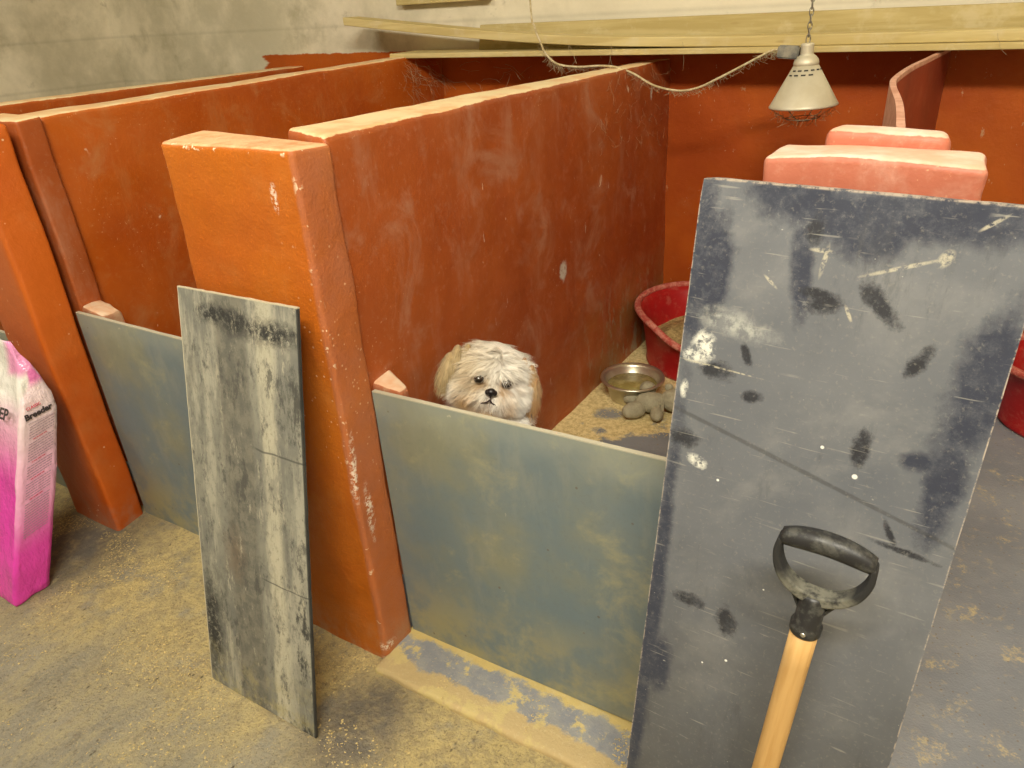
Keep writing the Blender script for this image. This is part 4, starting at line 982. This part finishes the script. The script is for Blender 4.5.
# eyes, nose, mouth
EY = NM('dog_eye'); EYM = EY.out((.012, .007, .005), .04, .9); EY.b.inputs['Coat Weight'].default_value = 1.0
for a in (-.031, .031):
    bm = bmesh.new(); ellip(bm, hp(a, .004, .054), (.0115, .0105, .010), HR, 4); o = from_bm('eye', bm, EYM, dog, True); o.matrix_parent_inverse = Matrix.Translation(-dog.location)
NS = NM('dog_nose'); NSM = NS.out((.014, .011, .012), .35, .5, NS.noise(400, 3), .4, .001)
bm = bmesh.new(); ellip(bm, hp(0, -.016, .070), (.0105, .0085, .009), HR, 4); ellip(bm, hp(0, -.021, .069), (.0075, .006, .007), HR, 3)
for sg in (-1, 1): ellip(bm, hp(sg * .008, -.018, .068), (.006, .0065, .007), HR, 3)
o = from_bm('nose', bm, NSM, dog, True); o.matrix_parent_inverse = Matrix.Translation(-dog.location)
bm = bmesh.new(); mp = [(0, -.026, .073), (0, -.034, .072), (-.007, -.041, .071), (-.015, -.045, .068), (-.022, -.051, .062)]
tube(bm, smoothpts([hp(*p) for p in mp], 4), .0017, 6); tube(bm, smoothpts([hp(-p[0], p[1], p[2]) for p in mp[1:]], 4), .0017, 6)
o = from_bm('mouth', bm, NM('dog_lip').out((.05, .03, .03), .5), dog, True); o.matrix_parent_inverse = Matrix.Translation(-dog.location)

# ------------------------------------------------------------------ sawdust flakes on the floor
def flakes(name, n, fn, label, cols=((.66, .52, .24), (.5, .38, .17))):
    vs, fs = [], []
    for k in range(n):
        p = fn()
        if p is None: continue
        L = random.uniform(.0018, .0062); W = L * random.uniform(.3, .75); a = random.uniform(0, 2 * PI)
        d = Vector((math.cos(a), math.sin(a), random.gauss(0, .15))).normalized() * L * .5; e = Vector((-math.sin(a), math.cos(a), random.gauss(0, .3))).normalized() * W * .5
        up = Vector((0, 0, random.uniform(.0006, .0025))); q = Vector(p) + up; i = len(vs); t = Vector((0, 0, .0012))
        vs += [q - d - e, q + d - e, q + d + e, q - d + e, q + t]; fs += [(i, i + 1, i + 4), (i + 1, i + 2, i + 4), (i + 2, i + 3, i + 4), (i + 3, i, i + 4)]
    me = bpy.data.meshes.new(name); me.from_pydata([tuple(v) for v in vs], [], fs); me.update()
    s = NM(name + '_mat'); o = link(name, me, s.out(s.mix(s.rng(s.noise(160, 2, .5), .4, .6), cols[0], cols[1]), .9, .1))
    return tag(o, label, 'sawdust', None, 'stuff')
def f1():
    x = random.uniform(-1.5, 1.0); y = -abs(random.gauss(0, .28)) + .09
    if random.random() < .25: y = random.uniform(-1.0, .0)
    if noise.noise((x * 5, y * 5, 1)) < -.05 + random.random() * .15: return None
    if -.37 < x < .01 and y > -.01: return None
    if y > .09 or (-1.33 < x < -1.07 and y > -.01): return None
    if x > .0 and y > -.04: return (x, y, .005)
    return (x, y, FZ)
flakes('sawdust', 26000, f1, 'loose sawdust and wood flakes scattered over the concrete passage floor')
def f2():
    x = random.uniform(.03, .75); y = random.uniform(.3, 1.75)
    if y - .9 * x + noise.noise((x * 8, y * 8, 0)) * .25 < .74: return None
    if math.hypot(x - BC[0], y - BC[1]) < .085: return None
    return (x, y, PZ - .001)
flakes('sawdust', 9000, f2, 'sawdust spilled round the bowl and bed on the middle pen floor')
